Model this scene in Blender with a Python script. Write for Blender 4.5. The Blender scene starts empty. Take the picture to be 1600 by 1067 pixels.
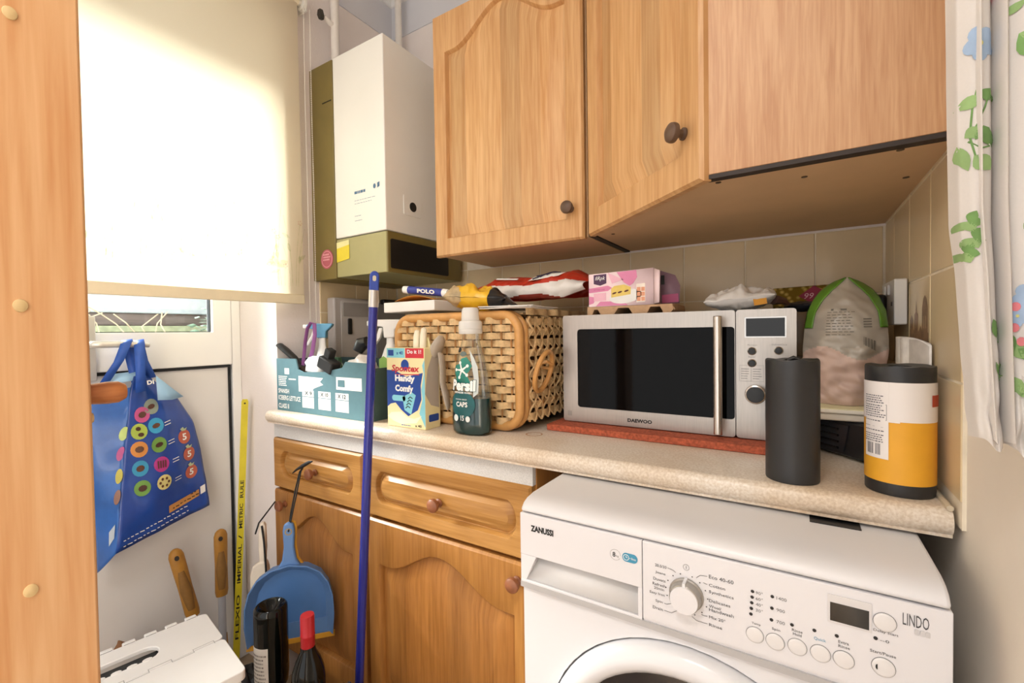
import bpy, bmesh, math, random
from mathutils import Vector, Matrix, noise
random.seed(7)
SC = bpy.context.scene
COL = SC.collection
PI = math.pi
# ---------------------------------------------------------------- camera
cam_d = bpy.data.cameras.new('camera'); cam = bpy.data.objects.new('camera', cam_d); COL.objects.link(cam)
cam_d.sensor_width = 36.0; cam_d.lens = 705.66 * 36.0 / 1600.0; cam_d.clip_start = 0.02; cam_d.clip_end = 100
_yaw, _pit, _rol = 0.56298, -0.0206, -0.01435
_f = Vector((-math.sin(_yaw) * math.cos(_pit), math.cos(_yaw) * math.cos(_pit), math.sin(_pit)))
_r = _f.cross(Vector((0, 0, 1))).normalized(); _u = _r.cross(_f)
_r2 = math.cos(_rol) * _r + math.sin(_rol) * _u; _u2 = -math.sin(_rol) * _r + math.cos(_rol) * _u
_m = Matrix((_r2, _u2, -_f)).transposed().to_4x4(); _m.translation = Vector((-0.1804, -1.3697, 1.1393))
cam.matrix_world = _m
SC.camera = cam
# ---------------------------------------------------------------- world, sun, room lamp, exposure
W = bpy.data.worlds.new('sky'); SC.world = W; W.use_nodes = True
W.node_tree.nodes['Background'].inputs[0].default_value = (1.0, 0.985, 0.97, 1)
W.node_tree.nodes['Background'].inputs[1].default_value = 1.0
sun_d = bpy.data.lights.new('sun', 'SUN'); sun = bpy.data.objects.new('sun', sun_d); COL.objects.link(sun)
sun_d.energy = 17.0; sun_d.angle = math.radians(32); sun_d.color = (1.0, 0.97, 0.93)
sun.rotation_euler = Vector((0.29, 0.10, -0.235)).to_track_quat('-Z', 'Y').to_euler()
sun.location = (-4, -2, 4)
lamp_d = bpy.data.lights.new('ceiling_lamp_light', 'AREA'); lamp = bpy.data.objects.new('ceiling_lamp_light', lamp_d); COL.objects.link(lamp)
lamp_d.energy = 8.5; lamp_d.shape = 'DISK'; lamp_d.size = 0.45; lamp_d.color = (1.0, 0.965, 0.93)
lamp.location = (-0.45, -1.95, 2.36); lamp.rotation_euler = (0, 0, 0)
VS = SC.view_settings
VS.view_transform = 'Standard'; VS.look = 'None'; VS.gamma = 1.0; VS.use_curve_mapping = False
VS.exposure = 0.60

# ---------------------------------------------------------------- materials
def S(h):
    h = h.lstrip('#'); out = []
    for i in (0, 2, 4):
        c = int(h[i:i + 2], 16) / 255.0
        out.append(c / 12.92 if c <= 0.04045 else ((c + 0.055) / 1.055) ** 2.4)
    return (*out, 1.0)
MATS = {}
def nodes(name):
    m = bpy.data.materials.new(name); m.use_nodes = True
    nt = m.node_tree; return m, nt, nt.nodes['Principled BSDF']
def mat(name, col, rough=0.5, metal=0.0, var=0.06, scale=30.0, bump=0.0, trans=0.0, coat=0.0, bscale=None, stretch=(1, 1, 1), spec=0.5, alpha=1.0):
    """plain procedural material: noise-driven colour variation and fine relief"""
    if name in MATS: return MATS[name]
    m, nt, b = nodes(name); L = nt.links
    c = S(col)
    tc = nt.nodes.new('ShaderNodeTexCoord'); mp = nt.nodes.new('ShaderNodeMapping'); mp.inputs['Scale'].default_value = stretch
    L.new(tc.outputs['Object'], mp.inputs['Vector'])
    n = nt.nodes.new('ShaderNodeTexNoise'); n.inputs['Scale'].default_value = scale; n.inputs['Detail'].default_value = 4
    L.new(mp.outputs[0], n.inputs['Vector'])
    r = nt.nodes.new('ShaderNodeValToRGB')
    r.color_ramp.elements[0].position = 0.3; r.color_ramp.elements[1].position = 0.7
    r.color_ramp.elements[0].color = tuple(max(0, x * (1 - var)) for x in c[:3]) + (1,)
    r.color_ramp.elements[1].color = tuple(min(1, x * (1 + var)) for x in c[:3]) + (1,)
    L.new(n.outputs['Fac'], r.inputs[0]); L.new(r.outputs[0], b.inputs['Base Color'])
    b.inputs['Roughness'].default_value = rough; b.inputs['Metallic'].default_value = metal
    b.inputs['Transmission Weight'].default_value = trans; b.inputs['Coat Weight'].default_value = coat
    b.inputs['Specular IOR Level'].default_value = spec; b.inputs['Alpha'].default_value = alpha
    if bump:
        n2 = nt.nodes.new('ShaderNodeTexNoise'); n2.inputs['Scale'].default_value = bscale or scale * 3; n2.inputs['Detail'].default_value = 3
        L.new(mp.outputs[0], n2.inputs['Vector'])
        bp = nt.nodes.new('ShaderNodeBump'); bp.inputs['Strength'].default_value = bump; bp.inputs['Distance'].default_value = 0.002
        L.new(n2.outputs['Fac'], bp.inputs['Height']); L.new(bp.outputs[0], b.inputs['Normal'])
    MATS[name] = m; return m
def wood(name, c1, c2, axis='z', fine=70.0, stave=0.0, rough=0.42, dist=1.5, off=0.0, sv=0.12, yd=1.0):
    """timber: grain stretched along one axis, broad figure, optional glued staves"""
    if name in MATS: return MATS[name]
    m, nt, b = nodes(name); L = nt.links; N = nt.nodes.new
    tc = N('ShaderNodeTexCoord'); mp = N('ShaderNodeMapping')
    sc = {'z': (1, yd, 0.045), 'x': (0.045, yd, 1), 'y': (1, 0.045, 1)}[axis]
    mp.inputs['Scale'].default_value = sc; mp.inputs['Location'].default_value = (off, off * .7, off * .3)
    L.new(tc.outputs['Object'], mp.inputs['Vector'])
    n1 = N('ShaderNodeTexNoise'); n1.inputs['Scale'].default_value = fine * 2.4; n1.inputs['Detail'].default_value = 5; n1.inputs['Distortion'].default_value = dist * .3
    n2 = N('ShaderNodeTexNoise'); n2.inputs['Scale'].default_value = fine * .28; n2.inputs['Detail'].default_value = 3; n2.inputs['Distortion'].default_value = dist
    L.new(mp.outputs[0], n1.inputs['Vector']); L.new(mp.outputs[0], n2.inputs['Vector'])
    mx = N('ShaderNodeMath'); mx.operation = 'MULTIPLY_ADD'; mx.inputs[1].default_value = .5; 
    h = N('ShaderNodeMath'); h.operation = 'MULTIPLY'; h.inputs[1].default_value = .5
    L.new(n1.outputs['Fac'], mx.inputs[0]); L.new(n2.outputs['Fac'], h.inputs[0]); L.new(h.outputs[0], mx.inputs[2])
    r = N('ShaderNodeValToRGB'); r.color_ramp.elements[0].position = .36; r.color_ramp.elements[1].position = .62
    r.color_ramp.elements[0].color = S(c1); r.color_ramp.elements[1].color = S(c2)
    L.new(mx.outputs[0], r.inputs[0]); out = r.outputs[0]
    if stave:
        sx = N('ShaderNodeSeparateXYZ'); L.new(tc.outputs['Object'], sx.inputs[0])
        d = N('ShaderNodeMath'); d.operation = 'DIVIDE'; d.inputs[1].default_value = stave; L.new(sx.outputs[0], d.inputs[0])
        fl = N('ShaderNodeMath'); fl.operation = 'FLOOR'; L.new(d.outputs[0], fl.inputs[0])
        wn = N('ShaderNodeTexWhiteNoise'); wn.noise_dimensions = '1D'; L.new(fl.outputs[0], wn.inputs['W'])
        mr = N('ShaderNodeMapRange'); mr.inputs['To Min'].default_value = 1 - sv; mr.inputs['To Max'].default_value = 1 + sv * .6
        L.new(wn.outputs['Value'], mr.inputs['Value'])
        vm = N('ShaderNodeVectorMath'); vm.operation = 'SCALE'; L.new(out, vm.inputs[0]); L.new(mr.outputs[0], vm.inputs['Scale']); out = vm.outputs[0]
    L.new(out, b.inputs['Base Color']); b.inputs['Roughness'].default_value = rough
    bp = N('ShaderNodeBump'); bp.inputs['Strength'].default_value = .12; bp.inputs['Distance'].default_value = .001
    L.new(n1.outputs['Fac'], bp.inputs['Height']); L.new(bp.outputs[0], b.inputs['Normal'])
    MATS[name] = m; return m
def clear(name, tint, gloss_rough=0.03, fac=0.12, ):
    """thin clear sheet: lets light straight through, mirrors a little"""
    if name in MATS: return MATS[name]
    m = bpy.data.materials.new(name); m.use_nodes = True; nt = m.node_tree; nt.nodes.clear(); N = nt.nodes.new; L = nt.links
    o = N('ShaderNodeOutputMaterial'); t = N('ShaderNodeBsdfTransparent'); g = N('ShaderNodeBsdfGlossy'); mx = N('ShaderNodeMixShader')
    t.inputs[0].default_value = S(tint); g.inputs['Roughness'].default_value = gloss_rough
    fr = N('ShaderNodeFresnel'); fr.inputs[0].default_value = 1.45
    ml = N('ShaderNodeMath'); ml.operation = 'MULTIPLY_ADD'; ml.inputs[1].default_value = .55; ml.inputs[2].default_value = fac * .3
    L.new(fr.outputs[0], ml.inputs[0]); L.new(ml.outputs[0], mx.inputs[0]); L.new(t.outputs[0], mx.inputs[1]); L.new(g.outputs[0], mx.inputs[2]); L.new(mx.outputs[0], o.inputs[0])
    MATS[name] = m; return m
def cloth(name, col, transl=0.5, weave=900.0):
    """thin fabric or film that scatters light through"""
    if name in MATS: return MATS[name]
    m = bpy.data.materials.new(name); m.use_nodes = True; nt = m.node_tree; nt.nodes.clear(); N = nt.nodes.new; L = nt.links
    o = N('ShaderNodeOutputMaterial'); d = N('ShaderNodeBsdfDiffuse'); t = N('ShaderNodeBsdfTranslucent'); mx = N('ShaderNodeMixShader'); mx.inputs[0].default_value = transl
    tc = N('ShaderNodeTexCoord'); n = N('ShaderNodeTexNoise'); n.inputs['Scale'].default_value = weave; L.new(tc.outputs['Object'], n.inputs['Vector'])
    r = N('ShaderNodeValToRGB'); c = S(col); r.color_ramp.elements[0].color = tuple(x * .95 for x in c[:3]) + (1,); r.color_ramp.elements[1].color = c
    L.new(n.outputs['Fac'], r.inputs[0]); L.new(r.outputs[0], d.inputs[0]); L.new(r.outputs[0], t.inputs[0])
    L.new(d.outputs[0], mx.inputs[1]); L.new(t.outputs[0], mx.inputs[2]); L.new(mx.outputs[0], o.inputs[0])
    MATS[name] = m; return m

# ---------------------------------------------------------------- mesh helpers
def frame(o, x, y):
    x = Vector(x).normalized(); y = Vector(y); y = (y - x * y.dot(x)).normalized(); z = x.cross(y)
    m = Matrix((x, y, z)).transposed().to_4x4(); m.translation = Vector(o); return m
def FR(x, y, z): return frame((x, y, z), (1, 0, 0), (0, 0, 1))      # on a face looking to -Y (towards the photographer)
def SD(x, y, z): return frame((x, y, z), (0, 1, 0), (0, 0, 1))      # on a face looking to +X
class MB:
    def __init__(s): s.v = []; s.f = []; s.mi = []
    def add(s, vs, fs, mi=0):
        b = len(s.v); s.v += [tuple(v) for v in vs]; s.f += [tuple(b + i for i in f) for f in fs]; s.mi += [mi] * len(fs); return s
    def box(s, x0, x1, y0, y1, z0, z1, M=None, mi=0):
        v = [Vector((x, y, z)) for z in (z0, z1) for y in (y0, y1) for x in (x0, x1)]
        if M: v = [M @ p for p in v]
        return s.add(v, [(0, 2, 3, 1), (4, 5, 7, 6), (0, 1, 5, 4), (2, 6, 7, 3), (0, 4, 6, 2), (1, 3, 7, 5)], mi)
    def prism(s, poly, M, h0, h1, mi=0):
        n = len(poly); v = [M @ Vector((p[0], p[1], h0)) for p in poly] + [M @ Vector((p[0], p[1], h1)) for p in poly]
        return s.add(v, [tuple(range(n))[::-1], tuple(range(n, 2 * n))] + [(i, (i + 1) % n, n + (i + 1) % n, n + i) for i in range(n)], mi)
    def flat(s, poly, M, h=0.0, mi=0):
        return s.add([M @ Vector((p[0], p[1], h)) for p in poly], [tuple(range(len(poly)))], mi)
    def tube(s, pts, r, n=10, cap=True, closed=False, mi=0, flatten=None):
        pts = [Vector(p) for p in pts]; k = len(pts); rs = r if isinstance(r, (list, tuple)) else [r] * k
        vs = []; up = None
        for i, p in enumerate(pts):
            a = pts[i - 1] if (i > 0 or closed) else p; b = pts[(i + 1) % k] if (i < k - 1 or closed) else p
            t = (b - a).normalized()
            if up is None:
                up = Vector((0, 0, 1)) if abs(t.z) < .9 else Vector((1, 0, 0))
            up = (up - t * up.dot(t)).normalized(); w = t.cross(up)
            for j in range(n):
                an = 2 * PI * j / n; vs.append(p + (up * math.cos(an) * (flatten or 1) + w * math.sin(an)) * rs[i])
        fs = []
        for i in range(k if closed else k - 1):
            for j in range(n):
                a = i * n + j; b = i * n + (j + 1) % n; c = ((i + 1) % k) * n + (j + 1) % n; d = ((i + 1) % k) * n + j; fs.append((a, b, c, d))
        if cap and not closed: fs += [tuple(range(n))[::-1], tuple(range((k - 1) * n, k * n))]
        return s.add(vs, fs, mi)
    def lathe(s, prof, M, n=24, mi=0, sx=1.0, sy=1.0):
        vs = []; k = len(prof)
        for (r, z) in prof:
            for j in range(n):
                an = 2 * PI * j / n; vs.append(M @ Vector((r * math.cos(an) * sx, r * math.sin(an) * sy, z)))
        fs = [(i * n + j, i * n + (j + 1) % n, (i + 1) * n + (j + 1) % n, (i + 1) * n + j) for i in range(k - 1) for j in range(n)]
        if prof[0][0] > 1e-5: fs.append(tuple(range(n))[::-1])
        if prof[-1][0] > 1e-5: fs.append(tuple(range((k - 1) * n, k * n)))
        return s.add(vs, fs, mi)
    def grid(s, fn, nu, nv, mi=None, cu=False):
        vs = [fn(i / (nu if cu else nu), j / nv) for j in range(nv + 1) for i in range(nu if cu else nu + 1)]; w = nu if cu else nu + 1
        b = len(s.v); s.v += [tuple(v) for v in vs]
        for j in range(nv):
            for i in range(nu):
                s.f.append((b + j * w + i, b + j * w + (i + 1) % w, b + (j + 1) * w + (i + 1) % w, b + (j + 1) * w + i))
                s.mi.append(mi(i / nu, j / nv) if callable(mi) else (mi or 0))
        return s
    def build(s, name, mats, parent=None, bevel=0.0, seg=2, solid=0.0, smooth=True, angle=38, sub=0, loc=None, M=None, soff=0.0):
        me = bpy.data.meshes.new(name)
        off = Vector(loc) if loc is not None else (root_loc(parent) if parent is not None and M is None else Vector())
        me.from_pydata([Vector(v) - off for v in s.v], [], s.f)
        for m in (mats if isinstance(mats, (list, tuple)) else [mats]): me.materials.append(m)
        me.polygons.foreach_set('material_index', s.mi)
        bm = bmesh.new(); bm.from_mesh(me); bmesh.ops.remove_doubles(bm, verts=bm.verts, dist=1e-6)
        bmesh.ops.recalc_face_normals(bm, faces=bm.faces); bm.to_mesh(me); bm.free()
        if smooth:
            me.polygons.foreach_set('use_smooth', [True] * len(me.polygons)); me.set_sharp_from_angle(angle=math.radians(angle))
        o = bpy.data.objects.new(name, me); COL.objects.link(o)
        if parent is not None: o.parent = parent
        elif loc is not None: o.location = loc
        if M is not None: o.matrix_local = M
        if solid: md = o.modifiers.new('solid', 'SOLIDIFY'); md.thickness = solid; md.offset = soff
        if bevel:
            md = o.modifiers.new('bevel', 'BEVEL'); md.width = bevel; md.segments = seg; md.limit_method = 'ANGLE'; md.angle_limit = math.radians(40)
        if sub: md = o.modifiers.new('sub', 'SUBSURF'); md.levels = sub; md.render_levels = sub
        return o
def root_loc(o):
    """world offset of an (unrotated) thing and of its parts"""
    p = Vector()
    while o is not None: p += o.location; o = o.parent
    return p
def tag(o, label, cat, group=None):
    o['label'] = label; o['category'] = cat
    if group: o['group'] = group
    return o
def thing(name, label, cat, loc, group=None):
    o = bpy.data.objects.new(name, None); COL.objects.link(o); o.location = loc; o.empty_display_size = .05
    return tag(o, label, cat, group)
def struct(name, mb, m, **k):
    o = mb.build(name, m, **k); o['kind'] = 'structure'; return o
def text(name, s, M, w, h, m, parent, ext=0.0002, shear=0.0, bold=0.0, centre=False):
    """raised lettering fitted into a w x h field whose lower left corner is M's origin"""
    cu = bpy.data.curves.new('t', 'FONT'); cu.body = s; cu.size = 1; cu.shear = shear; cu.offset = bold; cu.resolution_u = 2
    ob = bpy.data.objects.new('t', cu); COL.objects.link(ob); dg = bpy.context.evaluated_depsgraph_get()
    me = bpy.data.meshes.new_from_object(ob.evaluated_get(dg)); bpy.data.objects.remove(ob); bpy.data.curves.remove(cu)
    xs = [v.co.x for v in me.vertices]; ys = [v.co.y for v in me.vertices]
    x0, x1, y0, y1 = min(xs), max(xs), min(ys), max(ys)
    off = root_loc(parent)
    for v in me.vertices:
        p = M @ Vector(((v.co.x - x0) / (x1 - x0) * w, (v.co.y - y0) / max(1e-6, y1 - y0) * h, ext)); v.co = p - off
    me.materials.clear(); me.materials.append(m); me.name = name
    o = bpy.data.objects.new(name, me); COL.objects.link(o); o.parent = parent; return o
def ell(cx, cy, rx, ry, n=18, a0=0.0, a1=2 * PI, rot=0.0):
    out = []
    for i in range(n):
        a = a0 + (a1 - a0) * i / (n if a1 - a0 >= 2 * PI - 1e-6 else n - 1)
        x = rx * math.cos(a); y = ry * math.sin(a); out.append((cx + x * math.cos(rot) - y * math.sin(rot), cy + x * math.sin(rot) + y * math.cos(rot)))
    return out
def rrect(x0, x1, y0, y1, r, n=5):
    out = []
    for cx, cy, a in ((x1 - r, y1 - r, 0), (x0 + r, y1 - r, PI / 2), (x0 + r, y0 + r, PI), (x1 - r, y0 + r, 1.5 * PI)):
        out += [(cx + r * math.cos(a + PI / 2 * i / n), cy + r * math.sin(a + PI / 2 * i / n)) for i in range(n + 1)]
    return out
def bars(mb, M, x0, x1, y0, y1, rows, h=None, seed=1, gap=.12, frac=.55):
    """rows of print too small to read: broken short strokes"""
    rd = random.Random(seed); dy = (y1 - y0) / rows
    for i in range(rows):
        y = y1 - dy * (i + .5); x = x0; e = x1 - rd.random() * (x1 - x0) * .3
        while x < e:
            w = (x1 - x0) * (.06 + .12 * rd.random()); w = min(w, e - x)
            hh = dy * frac * .5
            mb.flat([(x, y - hh), (x + w, y - hh), (x + w, y + hh), (x, y + hh)], M); x += w + (x1 - x0) * .03
    return mb
def nz(p, s, seed=0.0): return noise.noise(Vector(p) * s + Vector((seed, seed * 1.7, -seed)))

# common materials
WHITE = mat('white_plastic', 'efeeec', .35, var=.02)
BLACK = mat('black_plastic', '17181a', .38, var=.1)
INK = mat('black_print', '141416', .6, var=.05)
WPRINT = mat('white_print', 'f3f2ee', .55, var=.02)
GREYP = mat('grey_print', '7d7c7c', .6, var=.05)
STEEL = mat('polished_steel', 'c9c6c2', .25, 1.0, var=.03)
CREAMP = mat('cream_plaster', 'ece3d6', .8, var=.03, scale=8, bump=.15, bscale=90)

def tint(name, col):
    """dye printed on a translucent cloth: a clear coloured film"""
    if name in MATS: return MATS[name]
    m = bpy.data.materials.new(name); m.use_nodes = True; nt = m.node_tree; nt.nodes.clear(); N = nt.nodes.new
    o = N('ShaderNodeOutputMaterial'); t = N('ShaderNodeBsdfTransparent'); tc = N('ShaderNodeTexCoord'); n = N('ShaderNodeTexNoise'); n.inputs['Scale'].default_value = 60
    r = N('ShaderNodeValToRGB'); r.color_ramp.elements[0].color = S(col); r.color_ramp.elements[1].color = (1, 1, 1, 1); r.color_ramp.elements[1].position = .8
    nt.links.new(tc.outputs['Object'], n.inputs['Vector']); nt.links.new(n.outputs['Fac'], r.inputs[0]); nt.links.new(r.outputs[0], t.inputs[0]); nt.links.new(t.outputs[0], o.inputs[0])
    MATS[name] = m; return m
# ================================================================ the room
XL = -1.62
PINKW = mat('pale_wall_paint', 'efe6e2', .85, var=.03, scale=6, bump=.25, bscale=160)
LAV = mat('upper_wall_paint', 'dcdce2', .85, var=.02, scale=6, bump=.1, bscale=120)
floor_m = mat('floor_vinyl', 'a08a72', .5, var=.15, scale=12)
struct('floor', MB().box(-1.9, .12, -2.8, .12, -.05, 0), floor_m)
struct('ceiling', MB().box(-1.9, .12, -2.8, .12, 2.53, 2.6), mat('ceiling_paint', 'e9e8e8', .9, var=.02))
wall_back = struct('wall_back', MB().box(-1.9, .12, 0, .12, 0, 2.53), PINKW)
wl = MB().box(-1.90, XL, -.53, 0, 0, 2.53).box(-1.90, XL, -1.40, -.53, 2.175, 2.53).box(-1.90, XL, -2.8, -1.40, 0, 2.53)
wall_left = struct('wall_left', wl, PINKW)
wall_right = struct('wall_right', MB().box(0, .12, -2.8, 0, 0, 2.53), CREAMP)
tb = MB().box(XL, XL + .004, -.45, 0, 2.365, 2.53).box(XL, -.9, -.004, 0, 2.365, 2.53)
struct('trim_1', tb, LAV)
cv = MB()
for i in range(6):
    a0 = PI / 2 * i / 6; a1 = PI / 2 * (i + 1) / 6; R = .03
    p = lambda a: (R - R * math.sin(a), 2.53 - R + R * math.cos(a) * 1.0)
    (d0, z0), (d1, z1) = p(a0), p(a1)
    cv.add([(XL + .004 + d0, -1.5, z0 - 0), (XL + .004 + d1, -1.5, z1), (XL + .004 + d1, -.004 - d1, z1), (XL + .004 + d0, -.004 - d0, z0)], [(0, 1, 2, 3)])
    cv.add([(-.9, -.004 - d0, z0), (-.9, -.004 - d1, z1), (XL + .004 + d1, -.004 - d1, z1), (XL + .004 + d0, -.004 - d0, z0)], [(0, 1, 2, 3)])
struct('trim_2', cv, mat('cornice_white', 'f4f3f2', .6, var=.01), solid=.003)

# wall tiles, each one its own piece
TILE = mat('beige_glazed_tile', 'dec9a2', .28, var=.07, scale=7, bump=.08, bscale=40, coat=.15)
GROUT = mat('grout', 'efe4cf', .9, var=.08)
def tile(parent, x0, x1, y0, y1, z0, z1, axis):
    g = .0017
    mb = MB()
    if axis == 'y': mb.box(x0 + g, x1 - g, -.0056, -.0005, z0 + g, z1 - g)
    elif axis == 'x': mb.box(-.0056, -.0005, y0 + g, y1 - g, z0 + g, z1 - g)
    else: mb.box(XL + .0005, XL + .0056, y0 + g, y1 - g, z0 + g, z1 - g)
    o = mb.build('tile', TILE, parent, bevel=.0012, seg=2); return o
rowz = [.905, .914, 1.066, 1.219, 1.3765, 1.52]
def part_s(name, mb, m, parent): return mb.build(name, m, parent)
part_s('grout_bed', MB().box(XL, -.0, -.004, 0, .88, 1.376), GROUT, wall_back)
xs = [0.0, -.141]
while xs[-1] > XL: xs.append(xs[-1] - .1565)
xs[-1] = XL + .008
for a, b in zip(xs, xs[1:]):
    for z0, z1 in zip(rowz[1:5 if a < -1.1 else 4], rowz[2:6 if a < -1.1 else 5]): tile(wall_back, b, a - (.008 if a == 0 else 0), 0, 0, z0, z1, 'y')
part_s('grout_bed', MB().box(-.004, 0, -.589, 0, .88, 1.52), GROUT, wall_right)
ys = [0.0, -.12, -.275, -.43, -.59]
for a, b in zip(ys, ys[1:]):
    for z0, z1 in zip(rowz[1:5], rowz[2:6]): tile(wall_right, 0, 0, b, a - (.008 if a == 0 else 0), z0, z1, 'x')
part_s('grout_bed', MB().box(XL, XL + .004, -.37, 0, .88, 1.376), GROUT, wall_left)
yl = [-.008, -.06, -.216, -.372]
for a, b in zip(yl, yl[1:]):
    for z0, z1 in zip(rowz[1:4], rowz[2:5]): tile(wall_left, 0, 0, b, a, z0, z1, 'l')
part_s('grout_bed', MB().box(XL, -1.13, -.004, 0, 1.376, 1.52), GROUT, wall_back)
# brown village picture printed on one tile of the right wall
SEP = mat('sepia_print', '8a6d54', .35, var=.35, scale=60)
SEP2 = mat('light_sepia_print', 'b09574', .35, var=.2, scale=60)
Mt = frame((-.0058, -.275, 1.066), (0, -1, 0), (0, 0, 1))
pic = MB()
pic.flat([(.010, .008), (.146, .008), (.146, .062), (.128, .070), (.112, .060), (.094, .074), (.078, .064), (.060, .078), (.044, .066), (.028, .080), (.010, .068)], Mt, .0002)
pic.flat([(.104, .055), (.142, .055), (.142, .104), (.134, .118), (.123, .124), (.112, .118), (.104, .104)], Mt, .00025)
pic.flat([(.046, .060), (.074, .060), (.074, .094), (.064, .098), (.060, .120), (.056, .098), (.046, .094)], Mt, .00025)
pic.flat([(.012, .062), (.038, .062), (.038, .084), (.025, .094), (.012, .084)], Mt, .00025)
pic.build('village_print', SEP, wall_right)
pic2 = MB()
for (x, y, w, h) in ((.02, .06, .006, .01), (.033, .06, .006, .01), (.057, .07, .006, .014), (.112, .07, .007, .02), (.126, .07, .007, .02), (.02, .02, .04, .008), (.08, .025, .05, .006)): pic2.flat([(x, y), (x + w, y), (x + w, y + h), (x, y + h)], Mt, .0004)
pic2.build('village_print_light', SEP2, wall_right)

# ---------------------------------------------------------------- the white back door
UPVC = mat('white_upvc', 'f1f1f0', .32, var=.015, scale=5)
DPAN = mat('door_panel_white', 'e3e1df', .45, var=.02, scale=5, bump=.06, bscale=200)
door = MB().box(-1.90, -1.845, -.56, -.53, 0, 2.17).box(-1.90, -1.845, -1.40, -1.37, 0, 2.17).box(-1.90, -1.845, -1.37, -.56, 2.14, 2.17)
door_1 = struct('door_1', door, UPVC, bevel=.003)
dl = MB()
Mx = frame((-1.892, 0, 0), (0, 1, 0), (0, 0, 1))    # local x = world y, local y = world z, out of the page = +X
def ring(mb, o, i, h0, h1, M):
    (a0, a1, b0, b1), (c0, c1, d0, d1) = o, i
    O = [(a0, b0), (a1, b0), (a1, b1), (a0, b1)]; I = [(c0, d0), (c1, d0), (c1, d1), (c0, d1)]
    v = [M @ Vector((*p, h1)) for p in O] + [M @ Vector((*p, h1 - .006)) for p in I] + [M @ Vector((*p, h0)) for p in I] + [M @ Vector((*p, h0)) for p in O]
    f = []
    for k in range(4):
        n = (k + 1) % 4
        f += [(k, n, 4 + n, 4 + k), (4 + k, 4 + n, 8 + n, 8 + k), (8 + k, 8 + n, 12 + n, 12 + k), (12 + k, 12 + n, n, k)]
    mb.add(v, f)
ring(dl, (-1.368, -.562, 1.042, 2.138), (-1.31, -.617, 1.154, 2.085), 0, .05, Mx)
leaf = dl.build('door_leaf', UPVC, door_1, bevel=.002)
dl2 = MB().box(-1.892, -1.842, -1.368, -.562, 1.118, 1.124)
lp = MB().box(-1.885, -1.855, -1.358, -.572, .02, 1.032)
lp.build('lower_panel', DPAN, door_1)
gk = MB()
for b in ((-1.366, -.564, 1.032, 1.041), (-1.366, -.564, .005, .018), (-.572, -.5645, .018, 1.032), (-1.366, -1.358, .018, 1.032)): gk.box(-1.89, -1.850, b[0], b[1], b[2], b[3])
gk.build('gasket', mat('black_gasket', '15171a', .6, var=.1), door_1)
gg = MB()
for b in ((-1.312, -.614, 1.150, 1.156), (-1.312, -.614, 2.083, 2.088), (-.619, -.614, 1.154, 2.085), (-1.312, -1.307, 1.154, 2.085)): gg.box(-1.885, -1.866, *b)
gg.build('glazing_gasket', mat('dark_glazing_gasket', '22282c', .5, var=.1), leaf)
GLASS = clear('window_glass', 'f2f6f6', .02, .1)
MB().box(-1.876, -1.872, -1.31, -.617, 1.152, 2.087).build('glass_pane', GLASS, leaf)
hd = MB().box(-1.842, -1.828, -.957, -.925, 1.02, 1.20).tube([(-1.83, -.94, 1.122), (-1.785, -.94, 1.122), (-1.778, -.93, 1.122), (-1.776, -.87, 1.121), (-1.778, -.82, 1.117)], [.010, .010, .010, .009, .007], 10)
hdo = hd.build('door_handle', mat('satin_handle', 'd6d4cf', .3, .5, var=.03), door_1, bevel=.002); hdo['label'] = 'pale lever handle'

# outdoors, seen under the blind
struct('ground_outside', MB().box(-6, -1.91, -3.5, 3, -.12, -.02), mat('patio_slab', '8d8d84', .9, var=.2, scale=4))
gw = thing('garden_trough', 'weathered brown timber planter with grey rail outside the glass', 'planter', (-3.1, -.3, 0))
gw_m = wood('weathered_board', '4b423d', '7a6d66', 'y', 60)
for k in range(7): MB().box(-3.12, -3.08, -1.6, 1.0, -.02 + .17 * k, .145 + .17 * k).build('plank', gw_m, gw, bevel=.003)
MB().box(-3.14, -3.04, -1.6, 1.0, 1.168, 1.20).build('ledge', mat('lichen_ledge', '9aa183', .9, var=.2), gw, bevel=.004)
MB().box(-3.13, -3.07, -1.6, 1.0, 1.20, 1.265).build('top_board', wood('dark_board', '4a403c', '6a5d57', 'y', 60), gw, bevel=.004)
MB().box(-3.16, -3.05, -1.6, 1.0, 1.265, 1.36).build('grey_rail', mat('grey_rail', 'a9b2b6', .6, var=.08), gw, bevel=.006)
tw = thing('dry_twigs', 'tangle of thin pale twigs just outside the door glass', 'twigs', (-2.55, -.45, 0))
rd = random.Random(3)
for k in range(16):
    y = -.85 + .62 * rd.random(); x = -2.55 + .1 * rd.random(); z = 1.02; pts = [(x, y * .9, 0 if k % 4 == 0 else .9), (x, y, z)]
    for q in range(5): x += rd.uniform(-.03, .03); y += rd.uniform(-.07, .07); z += rd.uniform(.02, .07); pts.append((x, y, z))
    MB().tube(pts, .0026, 5).build('twig', mat('pale_twig', 'b3a58c', .8, var=.2), tw)
sh = thing('leafy_shrub', 'grey-green shrub outside the right side of the door glass', 'shrub', (-2.75, -.15, 0))
fo = MB()
for k in range(420):
    a = rd.uniform(0, 2 * PI); e = rd.uniform(-.3, PI / 2); R = .26 * rd.uniform(.55, 1)
    c = Vector((-2.75 + R * math.cos(a) * math.cos(e), -.10 + 1.0 * R * math.sin(a) * math.cos(e), 1.0 + R * math.sin(e) * 1.4))
    Mf = Matrix.Translation(c) @ Matrix.Rotation(rd.uniform(0, 6), 4, 'Z') @ Matrix.Rotation(rd.uniform(-1, 1), 4, 'X')
    fo.flat([(-.02, 0), (0, -.012), (.025, 0), (0, .012)], Mf)
o = fo.build('foliage', mat('shrub_leaf', '7f9c86', .6, var=.3, scale=20), sh, solid=.001); o['kind'] = 'stuff'
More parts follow.
